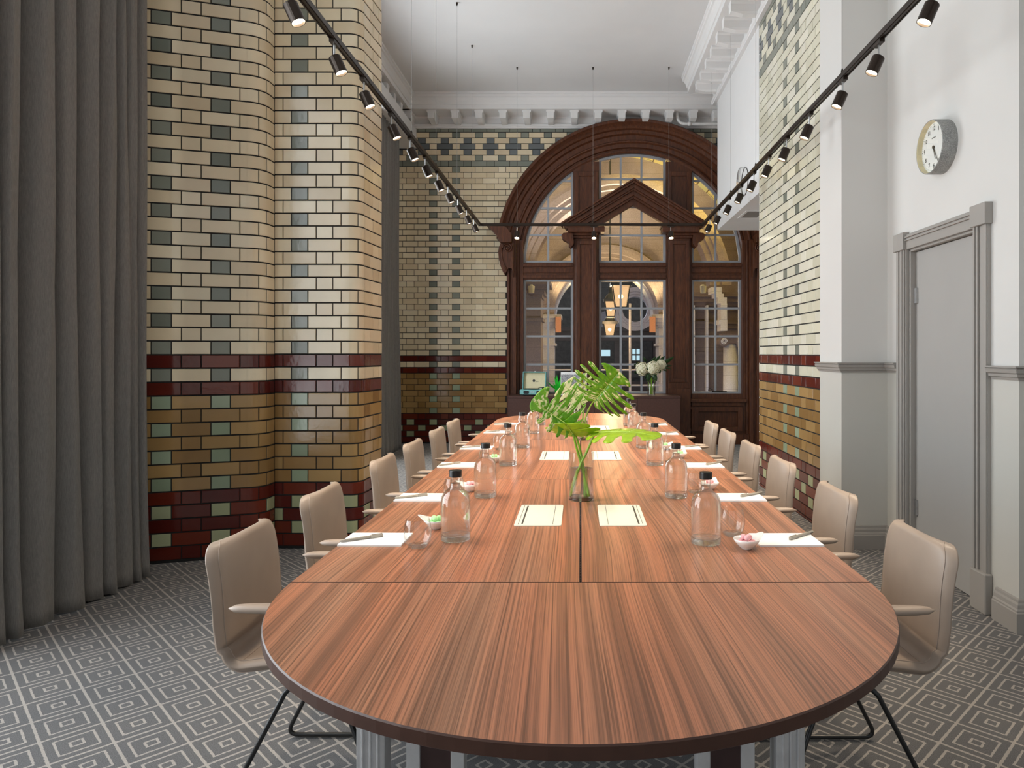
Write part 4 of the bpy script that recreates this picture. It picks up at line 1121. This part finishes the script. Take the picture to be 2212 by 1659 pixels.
def leaf_part(name,orig,dirv,nrm,L,W,mat,parent,bend=.25,fold=.12,cut=.55,nf=6,tipdroop=.2,seed=0,gap=.34,side=(1,1)):
    rnd=random.Random(seed)
    t=Vector(dirv).normalized(); n=Vector(nrm); n=(n-t*n.dot(t)).normalized(); b=t.cross(n)
    sdm={-1:side[0],1:side[1]}
    mb=MB(); mb.smooth=True
    def outline(a):
        # a 0..1 from sinus at base round to the tip; heart shape in (u along, v lateral)
        th=R(200-200*a)*.5*2
        ang=R(168)*(1-a)**.85
        rr=(.50+.18*(a)**3+.06*sin(pi*a))
        u=.36+rr*cos(ang)*(.95 if a>.5 else .9); v=.50*sin(ang)**.85 if sin(ang)>0 else 0
        if a>.97: v*=.6
        return u,v
    def P3(u,v,sd):
        v=v*sdm[sd]
        z=-fold*-abs(v)*1.0 - bend*(u-.2)**2*(1 if u>.2 else 0) - .55*v*v*tipdroop*2
        return Vector(orig)+t*(u*L)+b*(sd*v*W*2)+n*(z*L)
    for sd in (-1,1):
        cuts=[0.0]+[ .14+ .80*(j/(nf)) +rnd.uniform(-.02,.02) for j in range(nf)]+[1.0]
        for j in range(len(cuts)-1):
            a0,a1=cuts[j],cuts[j+1]; rows=[]
            deep=cut+rnd.uniform(-.08,.1)
            for q in range(9):
                r=q/8; row=[]
                for w_ in range(7):
                    w=w_/6; e=max(0,(r-deep)/(1-deep)); g=gap*min(1,e*3.0)
                    lo=1 if j>0 else 0; hi=1 if j<len(cuts)-2 else 0
                    aa=a0+(a1-a0)*(w*(1-g*(lo+hi)/2*1.0)+g*lo/2)
                    u1,v1=outline(aa); m=.0+ .86*aa**1.1
                    # round the finger tip
                    rr=r*(1-.10*(2*abs(w-.5))**2.5*(r**2) if (lo or hi) else 1)
                    u=m+(u1-m)*rr + .06*sin(pi*rr)*(-1)*(1-aa); v=v1*rr
                    row.append(mb.V(P3(u,v,sd)))
                rows.append(row)
            for q in range(8):
                for w_ in range(6):
                    mb.c=(a0+(a1-a0)*(w_+.5)/6,(q+.5)/8,.25 if sd<0 else .75); mb.Fa((rows[q][w_],rows[q][w_+1],rows[q+1][w_+1],rows[q+1][w_]))
    o=mb.build(name,mat,parent,recalc=False)
    m=o.modifiers.new('thick','SOLIDIFY'); m.thickness=.0012; m.offset=0
    mb=MB(); mb.tube([P3(u/10*.92,0,1)+n*.001 for u in range(11)],[.0028*(1-u/13) for u in range(11)],6); mb.build('midrib',M['midrib'],o,smooth=True)
    return o
def stemmed(label,stem,args,mat,seed,**kw):
    base=stem[0]; root=empty('monstera_leaf',base,0,label,'leaf','monstera leaves in the vases')
    mb=MB(); P=[Vector(p)-Vector(base) for p in stem]
    # smooth polyline
    pts=[]
    for i in range(len(P)-1):
        p0=P[max(i-1,0)];p1=P[i];p2=P[i+1];p3=P[min(i+2,len(P)-1)]
        for k in range(6):
            u=k/6; pts.append(.5*((2*p1)+(-p0+p2)*u+(2*p0-5*p1+4*p2-p3)*u*u+(-p0+3*p1-3*p2+p3)*u**3))
    pts.append(P[-1]); mb.tube(pts,[.0062-.0022*i/len(pts) for i in range(len(pts))],8); mb.build('stem',M['stem'],root,smooth=True)
    orig=P[-1]; leaf_part('leaf_blade',orig,*args,mat,root,seed=seed,**kw)
    return root
Yv=3.0
# leaf A (upper left, variegated)
stemmed('large green and cream monstera leaf reaching up left from the nearer vase',[at(1271,1073,Yv-.02),at(1256,1005,Yv),at(1246,970,Yv+.0),at(1240,945,Yv-.005),at(1236,925,Yv-.01)],
        (Vector(at(1140,858,Yv-.06))-Vector(at(1236,925,Yv-.01)),(-.30,-.85,.45),.215,.165),M['leaf'],3,bend=.10,fold=.02,cut=.30,nf=5,gap=.62,side=(.45,1.0))
# leaf B yellow underside
leafB=stemmed('yellow-green monstera leaf folded low in the nearer vase',[at(1262,1075,Yv+.03),at(1260,1010,Yv+.03),at(1250,960,Yv+.02),at(1243,942,Yv+.015)],
        (Vector(at(1216,915,Yv-.10))-Vector(at(1243,942,Yv+.015)),(-.2,-.55,-.8),.11,.13),M['leafy'],11,bend=.2,fold=-.2,cut=.8,nf=3)
# leaf C to the right
stemmed('long yellow-green monstera leaf reaching right from the nearer vase',[at(1235,1073,Yv+.0),at(1252,1010,Yv-.01),at(1268,975,Yv-.01),at(1281,945,Yv-.01),at(1288,935,Yv-.01)],
        (Vector(at(1425,925,Yv-.12))-Vector(at(1288,935,Yv-.01)),(.06,-.10,1.0),.285,.17),M['leafy'],5,bend=.22,fold=.06,cut=.45,nf=5,gap=.4,tipdroop=.35)
Y2=5.08
stemmed('big upright green monstera leaf in the farther vase',[at(1266,948,Y2),at(1264,910,Y2),at(1272,884,Y2),at(1279,871,Y2),at(1283,866,Y2-.01)],
        (Vector(at(1340,800,Y2-.05))-Vector(at(1283,866,Y2-.01)),(.15,-.95,.1),.29,.255),M['leaf'],8,bend=-.05,fold=.04,cut=.30,nf=6,gap=.52)
stemmed('pale variegated monstera leaf behind, leaning left in the farther vase',[at(1257,948,Y2+.03),at(1259,905,Y2+.03),at(1261,880,Y2+.04),at(1256,872,Y2+.05)],
        (Vector(at(1222,836,Y2+.05))-Vector(at(1256,872,Y2+.05)),(-.1,-.95,.3),.20,.22),M['leafpale'],21,bend=.0,fold=.03,cut=.28,nf=6,gap=.56)

# ------------------------------------------------------------------ sideboard and things on it
SY0,SY1,SZ=9.98,10.44,.765
sx0,sx1=(1097-CX)*SY0/F,(1470-CX)*SY0/F
root=empty('sideboard',((sx0+sx1)/2,(SY0+SY1)/2,0),0,'long dark wood sideboard under the arched window behind the table','sideboard')
cxs,cys=(sx0+sx1)/2,(SY0+SY1)/2
mb=MB(); mb.box(sx0-cxs+.01,sx1-cxs-.01,SY0-cys+.022,SY1-cys,.05,SZ-.03); mb.box(sx0-cxs+.04,sx1-cxs-.04,SY0-cys+.05,SY1-cys-.03,0,.05); mb.build('carcass',M['sideboard'],root)
mb=MB(); mb.box(sx0-cxs,sx1-cxs,SY0-cys,SY1-cys,SZ-.03,SZ); mb.build('top',M['sideboard'],root,bevel=.003)
nd=4; wd=(sx1-sx0)/nd
for i in range(nd):
    mb=MB(); a=sx0-cxs+i*wd; mb.box(a+.003,a+wd-.003,SY0-cys+.004,SY0-cys+.022,.06,SZ-.036); mb.build('door',M['sideboard'],root,bevel=.001)
# record player
p=at(1152,851,10.17); root=empty('record_player',(p[0],10.17,SZ),R(-9),'teal portable record player with open cream-lined lid on the sideboard','record player')
mb=MB(); mb.box(-.175,.215,-.13,.13,.012,.085); mb.build('case',M['teal'],root,bevel=.012,bseg=3)
mb=MB()
for x in (-.13,.16):
    for y in (-.1,.1): mb.lathe([(.012,0),(.012,.013)],(x,y,0),12,cap0=True)
mb.build('foot',M['blackplastic'],root)
for x in (-.075,.115):
    mb=MB(); mb.rbox(x-.042,x+.042,-.022,.022,0,.004,.02,5); o=mb.build('speaker',M['grille'],root); o.rotation_euler=(R(90),0,0); o.location=(0,-.131,.048)
mb=MB()
for x in (.0,.03): mb.lathe([(.0,0),(.009,0),(.009,.01),(.0,.01)],(x,0,0),12)
o=mb.build('knob',M['steel'],root); o.rotation_euler=(R(90),0,0); o.location=(0,-.13,.05)
mb=MB(); mb.lathe([(0,0),(.115,0),(.118,.004),(.118,.012),(0,.012)],(-.03,0,.086),32); mb.build('platter',M['blackplastic'],root)
mb=MB(); mb.tube([(.13,.07,.11),(.12,-.02,.112),(.09,-.07,.108)],.005,6); mb.lathe([(.018,0),(.018,.03),(.0,.03)],(.13,.07,.086),14); mb.build('tonearm',M['blackplastic'],root)
lid=empty('tmp',(0,0,0)); bpy.data.objects.remove(lid)
mb=MB(); w0,w1=-.18,.175; 
mb.box(w0,w1,.095,.11,0,.265)
for a in ((w0,w0+.014,0,.265),(w1-.014,w1,0,.265),(w0,w1,0,.014),(w0,w1,.251,.265)): mb.box(a[0],a[1],.03,.11,a[2],a[3])
lo=mb.build('lid',M['teal'],root,bevel=.005); lo.location=(0,.02,.085); lo.rotation_euler=(R(-8),0,0)
mb=MB(); mb.box(w0+.014,w1-.014,.088,.0951,.014,.251); li=mb.build('lid_lining',M['creamcloth'],lo)
mb=MB(); mb.box(-.01,.01,.06,.075,.265,.275); mb.build('latch',M['steel'],lo)
def text(name,body,size,mat,parent,loc,rot,ext=.0005,bold=0,align='CENTER'):
    cu=bpy.data.curves.new(name,'FONT'); cu.body=body; cu.size=size; cu.extrude=ext; cu.align_x=align; cu.align_y='CENTER'; cu.offset=bold
    ob=bpy.data.objects.new(name,cu); COL.objects.link(ob)
    dg=bpy.context.evaluated_depsgraph_get(); me=bpy.data.meshes.new_from_object(ob.evaluated_get(dg)); bpy.data.objects.remove(ob)
    me.materials.clear(); me.materials.append(mat)
    o=bpy.data.objects.new(name,me); COL.objects.link(o); o.parent=parent; o.location=loc; o.rotation_euler=rot; return o
mb=MB(); mb.lathe([(0,0),(.020,0),(.020,.001),(0,.001)],n=24); o=mb.build('logo_disc',M['blackplastic'],lo); o.rotation_euler=(R(90),0,0); o.location=(-.02,.0878,.135)
text('logo_numeral','1',.034,M['creamcloth'],lo,(-.019,.086,.135),(R(90),0,0),bold=.001)
text('logo_text','byone',.018,M['blackplastic'],lo,(.028,.0872,.122),(R(90),0,0))
# record sleeves
def sleeve(px0,px1,py0,py1,Y,mat,label,tilt=R(-6)):
    a=at(px0,py0,Y); b=at(px1,py1,Y); w=b[0]-a[0]; h=a[2]-SZ
    root=empty('record_sleeve',((a[0]+b[0])/2,Y,SZ+.001),0,label,'record sleeve','record sleeves on the sideboard'); root.rotation_euler=(tilt,0,R(-3))
    mb=MB(); mb.box(-w/2,w/2,-.002,.002,0,h); mb.build('card_cover',M['paper'] if mat!='y' else M['yellow'],root)
    if mat=='art':
        mb=MB(); mb.box(-w/2+.006,w/2-.006,-.003,-.0021,.012,h-.035); mb.build('printed_artwork',M['art'],root)
        text('cover_text','THE RETURN OF THE SPACE BEATS' if False else 'the sound of the long days',.011,M['line'],root,(-.03,-.0023,h-.022),(R(90),0,0))
    return root
sleeve(1256,1268,806,853,10.28,'w','narrow white edge of the rearmost record sleeve on the sideboard')
sleeve(1214,1259,804,853,10.24,'y','yellow record sleeve showing behind the printed one')
sleeve(1211,1255,804,852,10.18,'art','white-bordered record sleeve with grey abstract print on the sideboard')
root=empty('record_stand',(at(1234,850,10.12)[0],10.16,SZ),0,'black bent wire stand holding the record sleeves','stand')
mb=MB(); mb.tube([(-.09,-.05,.005),(-.01,-.030,.22),(.01,-.030,.22),(.09,-.05,.005)],.003,6); mb.tube([(-.09,-.05,.005),(-.09,.10,.005)],.003,6); mb.tube([(.09,-.05,.005),(.09,.10,.005)],.003,6)
mb.build('wire_frame',M['black'],root,smooth=True)
# green plant on sill
p=at(1205,848,10.38); root=empty('green_plant',(p[0],10.38,SZ),0,'bright green leafy plant between the record player and the record sleeves','plant')
mb=MB(); mb.lathe([(.0,0),(.04,0),(.05,.07),(.046,.07),(.04,.06),(0,.06)],n=20); mb.build('pot',M['glowgreen'],root,smooth=True)
mb=MB(); rr=random.Random(4)
for i in range(26):
    a=rr.uniform(0,2*pi); el=rr.uniform(.5,1.45); L=rr.uniform(.1,.26); d_=Vector((cos(a)*cos(el)*.8,sin(a)*cos(el)*.5,sin(el))); s_=d_.cross(Vector((0,1,.2))).normalized()
    b0=Vector((0,0,.05)); pts=[b0,b0+d_*L*.5+s_*.016,b0+d_*L,b0+d_*L*.5-s_*.016]; ids=[mb.V(q) for q in pts]; mb.Fa(ids)
o=mb.build('foliage',M['glowgreen'],root,recalc=False); m=o.modifiers.new('t','SOLIDIFY'); m.thickness=.002
# flowers
p=at(1407,851,10.2); fx=p[0]
vs=vase('flower_vase',fx,10.2,SZ,.058,.17,.10,'clear glass vase of white hydrangeas on the right end of the sideboard')
def hydr(c,r,seed,label):
    root=empty('hydrangea',(fx,10.2,SZ+.012),0,label,'flower','hydrangeas in the vase'); rr=random.Random(seed); c=Vector(c)
    mb=MB(); core=MB()
    for i in range(120):
        z=1-2*(i+.5)/120; th=i*2.399963; d_=Vector((sqrt(1-z*z)*cos(th),sqrt(1-z*z)*sin(th),z))
        if d_.y>.6: continue
        q=c+d_*r*rr.uniform(.84,1.08); t1=d_.orthogonal().normalized(); t1=Matrix.Rotation(rr.random()*6,3,d_)@t1; t2=d_.cross(t1)
        for k in range(4):
            a=k*pi/2; u=t1*cos(a)+t2*sin(a); w=t1*-sin(a)+t2*cos(a); s=.020
            ids=[mb.V(x) for x in (q,q+u*s*.6+w*s*.5+d_*.003,q+u*s*1.15+d_*.001,q+u*s*.6-w*s*.5+d_*.003)]; mb.Fa(ids)
    mb.build('flower_head',M['petal'],root,recalc=False)
    core.sphere(c,r*.74,16,10); core.build('flower_core',M['petalcore'],root,smooth=True)
    mb=MB(); mb.tube([(rr.uniform(-.02,.02),rr.uniform(-.02,.02),0),(c.x*.3,c.y*.4,.17),(c.x*.8,c.y,c.z-r*.6)],.004,6); mb.build('stem',M['stem'],root)
def rel(px,py,Y): q=at(px,py,Y); return (q[0]-fx,Y-10.2,q[2]-SZ-.012)
hydr(rel(1387,797,10.15),.098,1,'white hydrangea head, left one in the flower vase')
hydr(rel(1410,795,10.10),.098,2,'white hydrangea head, middle one in the flower vase')
hydr(rel(1427,789,10.22),.080,3,'smaller white hydrangea head, right one in the flower vase')
def foliage(name,label,leaves):
    root=empty(name,(fx,10.2,SZ+.012),0,label,'foliage','foliage in the flower vase')
    mb=MB()
    for px,py,px2,py2,w,dy in leaves:
        a=Vector(rel(px,py,10.2+dy)); b=Vector(rel(px2,py2,10.17+dy)); d_=(b-a); s_=d_.cross(Vector((0,1,.3))).normalized()*w; nn=Vector((0,-.012,0)); prev=None
        rows=[]
        for i in range(7):
            t=i/6; c=a+d_*t+nn*sin(pi*t); ww=sin(pi*min(1,.05+t*.95))**.8 if 0<t<1 else .02
            rows.append([mb.V(c+s_*ww),mb.V(c+Vector((0,.006,0))),mb.V(c-s_*ww)])
        mb.bridge(rows,False)
    o=mb.build('leaves',M['darkleaf'],root,recalc=False,smooth=True); m=o.modifiers.new('t','SOLIDIFY'); m.thickness=.0012
    mb=MB()
    for px,py,px2,py2,w,dy in leaves[:4]: mb.tube([(0.02*random.uniform(-1,1),0.02*random.uniform(-1,1),0),(0,0,.16),Vector(rel(px,py,10.2+dy))],.003,5)
    mb.build('stem',M['stem'],root)
foliage('monstera_spray','dark green fingered leaf fanning out right of the hydrangeas',[(1425,790,1457,770,.030,.03),(1425,790,1452,790,.018,.03),(1425,792,1450,797,.016,.03),(1424,794,1441,802,.015,.03),(1420,786,1436,769,.026,.04),(1412,786,1427,767,.022,.05),(1404,784,1418,770,.020,.05),(1396,782,1390,771,.018,.06)])
foliage('leaf_collar','dark green leaves hanging below the hydrangeas over the vase rim',[(1406,803,1398,823,.036,-.06),(1409,803,1419,823,.034,-.07),(1403,803,1393,818,.03,-.02),(1383,790,1369,788,.028,.02),(1383,800,1370,806,.022,.02),(1420,797,1427,806,.03,.0),(1380,784,1374,784,.02,.03),(1401,790,1398,800,.016,-.12)])

# ------------------------------------------------------------------ clock
cyk=4.13; czk=2.60; rk=.158; tk=.088
root=empty('wall_clock',(XW,cyk,czk),0,'round white wall clock with speckled grey rim above the grey door','clock')
Mk=Matrix.Rotation(R(-90),4,'Y')   # local z -> -x
mb=MB(); mb.M=Mk; mb.smooth=True; mb.lathe([(rk,0),(rk,tk-.004),(rk-.002,tk),(rk-.006,tk)],n=64); mb.build('rim',M['galv'],root)
mb=MB(); mb.M=Mk; mb.smooth=True; mb.lathe([(rk-.006,tk),(rk-.012,tk-.03)],n=64); mb.build('inner_rim',M['clockin'],root)
mb=MB(); mb.M=Mk; mb.lathe([(0.0001,tk-.03),(rk-.011,tk-.03)],n=64); fo=mb.build('dial',M['clockface'],root)
rotf=(R(90),0,R(-90))
for k in range(1,13):
    a=2*pi*k/12; rr=rk*.70
    text('numeral',str(k),.036,M['black'],fo,(-(tk-.03)-.001,-rr*sin(a),rr*cos(a)),rotf,ext=.0003,bold=.0002)
text('maker_name','NEWGATE',.010,M['line'],fo,(-(tk-.03)-.001,0,rk*.36),rotf,ext=.0003)
mb=MB()
for k in range(60):
    a=2*pi*k/60; rr=rk*.865; y,z=-rr*sin(a),rr*cos(a); s=.0022 if k%5==0 else .0009
    mb.box(-(tk-.029),-(tk-.03),y-s,y+s,z-s,z+s)
mb.build('minute_marks',M['black'],fo)
for nm,hr,L,w in (('minute_hand',150,.115,.0022),('hour_hand',163,.078,.0032)):
    a=R(hr); mb=MB(); x=-(tk-.026); d_=Vector((0,-sin(a),cos(a))); s_=Vector((0,cos(a),sin(a)))
    p0=-d_*.012; ids=[mb.V(Vector((x,0,0))+v) for v in (p0-s_*w,p0+s_*w,d_*L+s_*w*.6,d_*L-s_*w*.6)]; ids2=[mb.V(Vector((x-.0015,0,0))+v) for v in (p0-s_*w,p0+s_*w,d_*L+s_*w*.6,d_*L-s_*w*.6)]
    mb.Fa(ids); mb.Fa(ids2[::-1]); mb.bridge([ids,ids2]); mb.build(nm,M['hand'],root)
mb=MB(); mb.M=Mk; mb.lathe([(0.0001,tk-.02),(.009,tk-.022),(.009,tk-.03)],n=20); mb.build('centre_cap',M['hand'],root)
mb=MB(); mb.M=Mk; mb.lathe([(0.0001,tk-.003),(rk-.008,tk-.003)],n=48); mb.build('glass_cover',M['glass'],root)
# clear disc on bulkhead, vent
root=empty('clear_disc',(1.862,7.86,3.32),0,'round clear plastic disc fixed low on the white bulkhead','disc')
mb=MB(); mb.M=Mk; mb.smooth=True; mb.lathe([(.158,0),(.158,.06),(.150,.066),(.0001,.07)],n=48); mb.build('clear_cover',M['glass'],root)
mb=MB(); mb.M=Mk; mb.smooth=True
mb.tube([(.156*cos(2*pi*i/48),.156*sin(2*pi*i/48),.004) for i in range(49)],.004,6,cap=False); mb.build('rim',M['bronze'],root)
root=empty('air_vent',(2.07,8.35,3.05),0,'small slatted air vent in the underside of the white bulkhead','vent')
mb=MB(); frame_pts=None
for a in ((-.13,.13,-.22,-.19),(-.13,.13,.19,.22),(-.13,-.10,-.19,.19),(.10,.13,-.19,.19)): mb.box(a[0],a[1],a[2],a[3],-.008,-.0005)
mb.build('frame',M['white'],root)
mb=MB()
for i in range(12): y=-.18+.033*i; mb.box(-.10,.10,y,y+.018,-.005,-.001)
mb.build('slats',M['trim'],root)
mb=MB(); mb.box(-.10,.10,-.19,.19,-.0009,-.0003); mb.build('backing',M['black'],root)

# ------------------------------------------------------------------ track lighting
ZTK=3.095; TXL,TXR,TYB=-1.347,1.632,9.28
root=empty('lighting_track',(0,TYB,ZTK),0,'dark U-shaped lighting track hanging on wires above the table','track')
def tbox(x0,x1,y0,y1,nm):
    mb=MB(); mb.M=Matrix.Translation((0,-TYB,-ZTK)); mb.box(x0,x1,y0,y1,ZTK-.012,ZTK+.018)
    if x1-x0>y1-y0: mb.box(x0,x1,y0+.004,y0+.010,ZTK-.016,ZTK-.012); mb.box(x0,x1,y1-.010,y1-.004,ZTK-.016,ZTK-.012)
    else: mb.box(x0+.004,x0+.010,y0,y1,ZTK-.016,ZTK-.012); mb.box(x1-.010,x1-.004,y0,y1,ZTK-.016,ZTK-.012)
    mb.build(nm,M['bronze'],root)
tbox(TXL-.018,TXL+.018,.3,TYB-.018,'track_rail'); tbox(TXR-.018,TXR+.018,.3,TYB-.018,'track_rail'); tbox(TXL-.018,TXR+.018,TYB-.018,TYB+.018,'track_rail')
wires=[(TXL,5.53),(TXL,6.47),(TXL,7.57),(TXL,8.62),(TXR,8.62),(TXR,7.55),(TXR,6.47),(TXR,4.33),(TXL,3.3)]+[((px-CX)*TYB/F,TYB) for px in (1117,1281,1445)]
for x,y in wires:
    zt_=ZC-.0 if not (x>1.47 and y<9.6 and y>5.4) else 4.972
    mb=MB(); mb.M=Matrix.Translation((0,-TYB,-ZTK)); mb.tube([(x,y,ZTK+.015),(x,y,zt_)],.0016,5)
    w=mb.build('suspension_wire',M['steel'],root)
    mb=MB(); mb.M=Matrix.Translation((0,-TYB,-ZTK)); mb.lathe([(.0001,-.035),(.006,-.035),(.011,-.01),(.011,0)],(x,y,zt_),12); mb.lathe([(.008,0),(.008,.03),(.002,.045)],(x,y,ZTK+.012),12); mb.build('wire_grip',M['bronze'],w)
def spot_proto():
    root=empty('track_spotlight',(0,0,0))
    mb=MB(); mb.box(-.014,.014,-.045,.045,-.034,-.012); mb.build('track_adapter',M['bronze'],root)
    mb=MB(); mb.tube([(0,0,-.03),(0,0,-.10)],.0055,8); mb.build('stem',M['steel'],root)
    # body tilted toward +x
    tilt=Matrix.Translation((0,0,-.10))@Matrix.Rotation(R(-24),4,'Y')
    mb=MB(); mb.M=tilt; mb.lathe([(.0001,.0),(.030,.0),(.034,-.004),(.034,-.098),(.031,-.098),(.029,-.086)],n=24); b=mb.build('lamp_body',M['bronze'],root)
    mb=MB(); mb.M=tilt; mb.lathe([(.029,-.086),(.0001,-.086)],n=24); mb.build('lamp_lens',M['lens'],b)
    return root
spr=spot_proto()
ldata=bpy.data.lights.new('spot_beam','SPOT'); ldata.energy=70; ldata.color=(1,.83,.62); ldata.spot_size=R(75); ldata.spot_blend=.7; ldata.shadow_soft_size=.045
lw=bpy.data.lights.new('spot_beam_wide','SPOT'); lw.energy=45; lw.color=(1,.80,.56); lw.spot_size=R(95); lw.spot_blend=.8; lw.shadow_soft_size=.045
YSP=[2.68,3.22,3.80,4.32,4.95,5.50,6.02,6.54,7.06,7.62,8.2,8.76]
spots=[]
for s,xx in ((-1,TXL),(1,TXR)):
    for i,y in enumerate(YSP): spots.append((xx,y,0 if s<0 else pi,'%s track rail'%('left' if s<0 else 'right'),i))
for i,px in enumerate((1117,1283,1449)): spots.append(((px-CX)*TYB/F,TYB,-pi/2,'cross rail',i))
o_ord=['first','second','third','fourth','fifth','sixth','seventh','eighth','ninth','tenth','eleventh','twelfth']
for q,(x,y,rz,w,i) in enumerate(spots):
    o=spr if q==0 else copy_tree(spr)
    o.location=(x,y,ZTK); o.rotation_euler=(0,0,rz)
    lab=('dark cylindrical spotlight, %s counted from the top of the photo on the %s'%(o_ord[i-1],w) if i else 'dark cylindrical spotlight nearest the viewer on the %s, above the photo'%w) if w!='cross rail' else 'dark cylindrical spotlight, %s on the far cross rail'%('leftmost','middle one','rightmost')[i]
    tag(o,lab,'spotlight','track spotlights')
for q,(x,y,rz,w,i) in enumerate(spots):
    l=bpy.data.objects.new('spot_beam',ldata if w!='cross rail' else lw); COL.objects.link(l)
    dr=Vector((cos(rz)*sin(R(24)),sin(rz)*sin(R(24)),-cos(R(24))))
    l.location=Vector((x,y,ZTK-.10))+dr*.105; l.rotation_euler=dr.to_track_quat('-Z','Y').to_euler()
# wall-washing spots that the track carries nearer the viewpoint
# ------------------------------------------------------------------ daylight and added rear fill
def area(name,loc,rot,sx,sy,e,col):
    l=bpy.data.lights.new(name,'AREA'); l.shape='RECTANGLE'; l.size=sx; l.size_y=sy; l.energy=e; l.color=col
    o=bpy.data.objects.new(name,l); COL.objects.link(o); o.location=loc; o.rotation_euler=rot; return o
DAY=(.92,.96,1)
area('daylight_near',(XL-.25,2.01,2.4),(0,R(-90),0),4.1,3.35,300,DAY)
area('daylight_far',(XL-.18,7.3,2.4),(0,R(-90),0),4.0,2.7,260,DAY)
area('rear_fill',(-1.2,YN-.1,2.45),(R(90),0,0),1.9,3.8,14,(1,.98,.95))  # this and the next: fill lamps added unseen behind the viewpoint
area('rear_fill',(1.2,YN-.1,2.45),(R(90),0,0),1.9,3.8,14,(1,.98,.95))
# uplights in the portico
def pt(loc,e,col,tgt):
    l=bpy.data.lights.new('portico_uplight','SPOT'); l.energy=e; l.color=col; l.shadow_soft_size=.15; l.spot_size=R(120); l.spot_blend=.6
    o=bpy.data.objects.new('portico_uplight',l); COL.objects.link(o); o.location=loc; o.rotation_euler=(Vector(tgt)-Vector(loc)).to_track_quat('-Z','Y').to_euler()
pt((3.6,12.8,3.0),1700,(1,.78,.20),(3.6,13.6,6)); pt((-1.6,12.6,2.9),360,(1,.95,.82),(-1.2,14,6)); pt((.8,15.5,3.2),620,(1,.88,.62),(.8,16.8,7)); pt((.8,20.6,2.4),260,(1,.78,.36),(.8,21,5)); pt((-.4,18.4,2.6),160,(1,.78,.36),(.2,19,4.5)); pt((2.0,18.4,2.6),160,(1,.78,.36),(1.2,19,4.5))
area('portico_daylight',(-3.0,13.2,.9),(0,R(-90),R(0)),3.0,1.8,170,(.82,.88,1))
area('street_daylight',(.8,21.5,4.2),(R(-130),0,0),6,2,110,(.84,.9,1))
area('portico_daylight',(.8,11.2,-.4),(R(65),0,0),5,1.2,190,(.84,.88,1))
area('sky_glow',(1,24.5,5.5),(R(-60),0,0),10,5,420,(.8,.88,1))
w=bpy.data.worlds.new('world'); scn.world=w; w.use_nodes=True; nt=w.node_tree; bg=nt.nodes['Background']
sky=nt.nodes.new('ShaderNodeTexSky'); sky.sky_type='NISHITA'; sky.sun_disc=False; sky.sun_elevation=R(35); nt.links.new(sky.outputs[0],bg.inputs[0]); bg.inputs[1].default_value=.06

vs_=scn.view_settings; scn.cycles.transparent_max_bounces=24; vs_.view_transform='Standard'; vs_.look='None'; vs_.gamma=1; vs_.use_curve_mapping=False; vs_.exposure=0.0
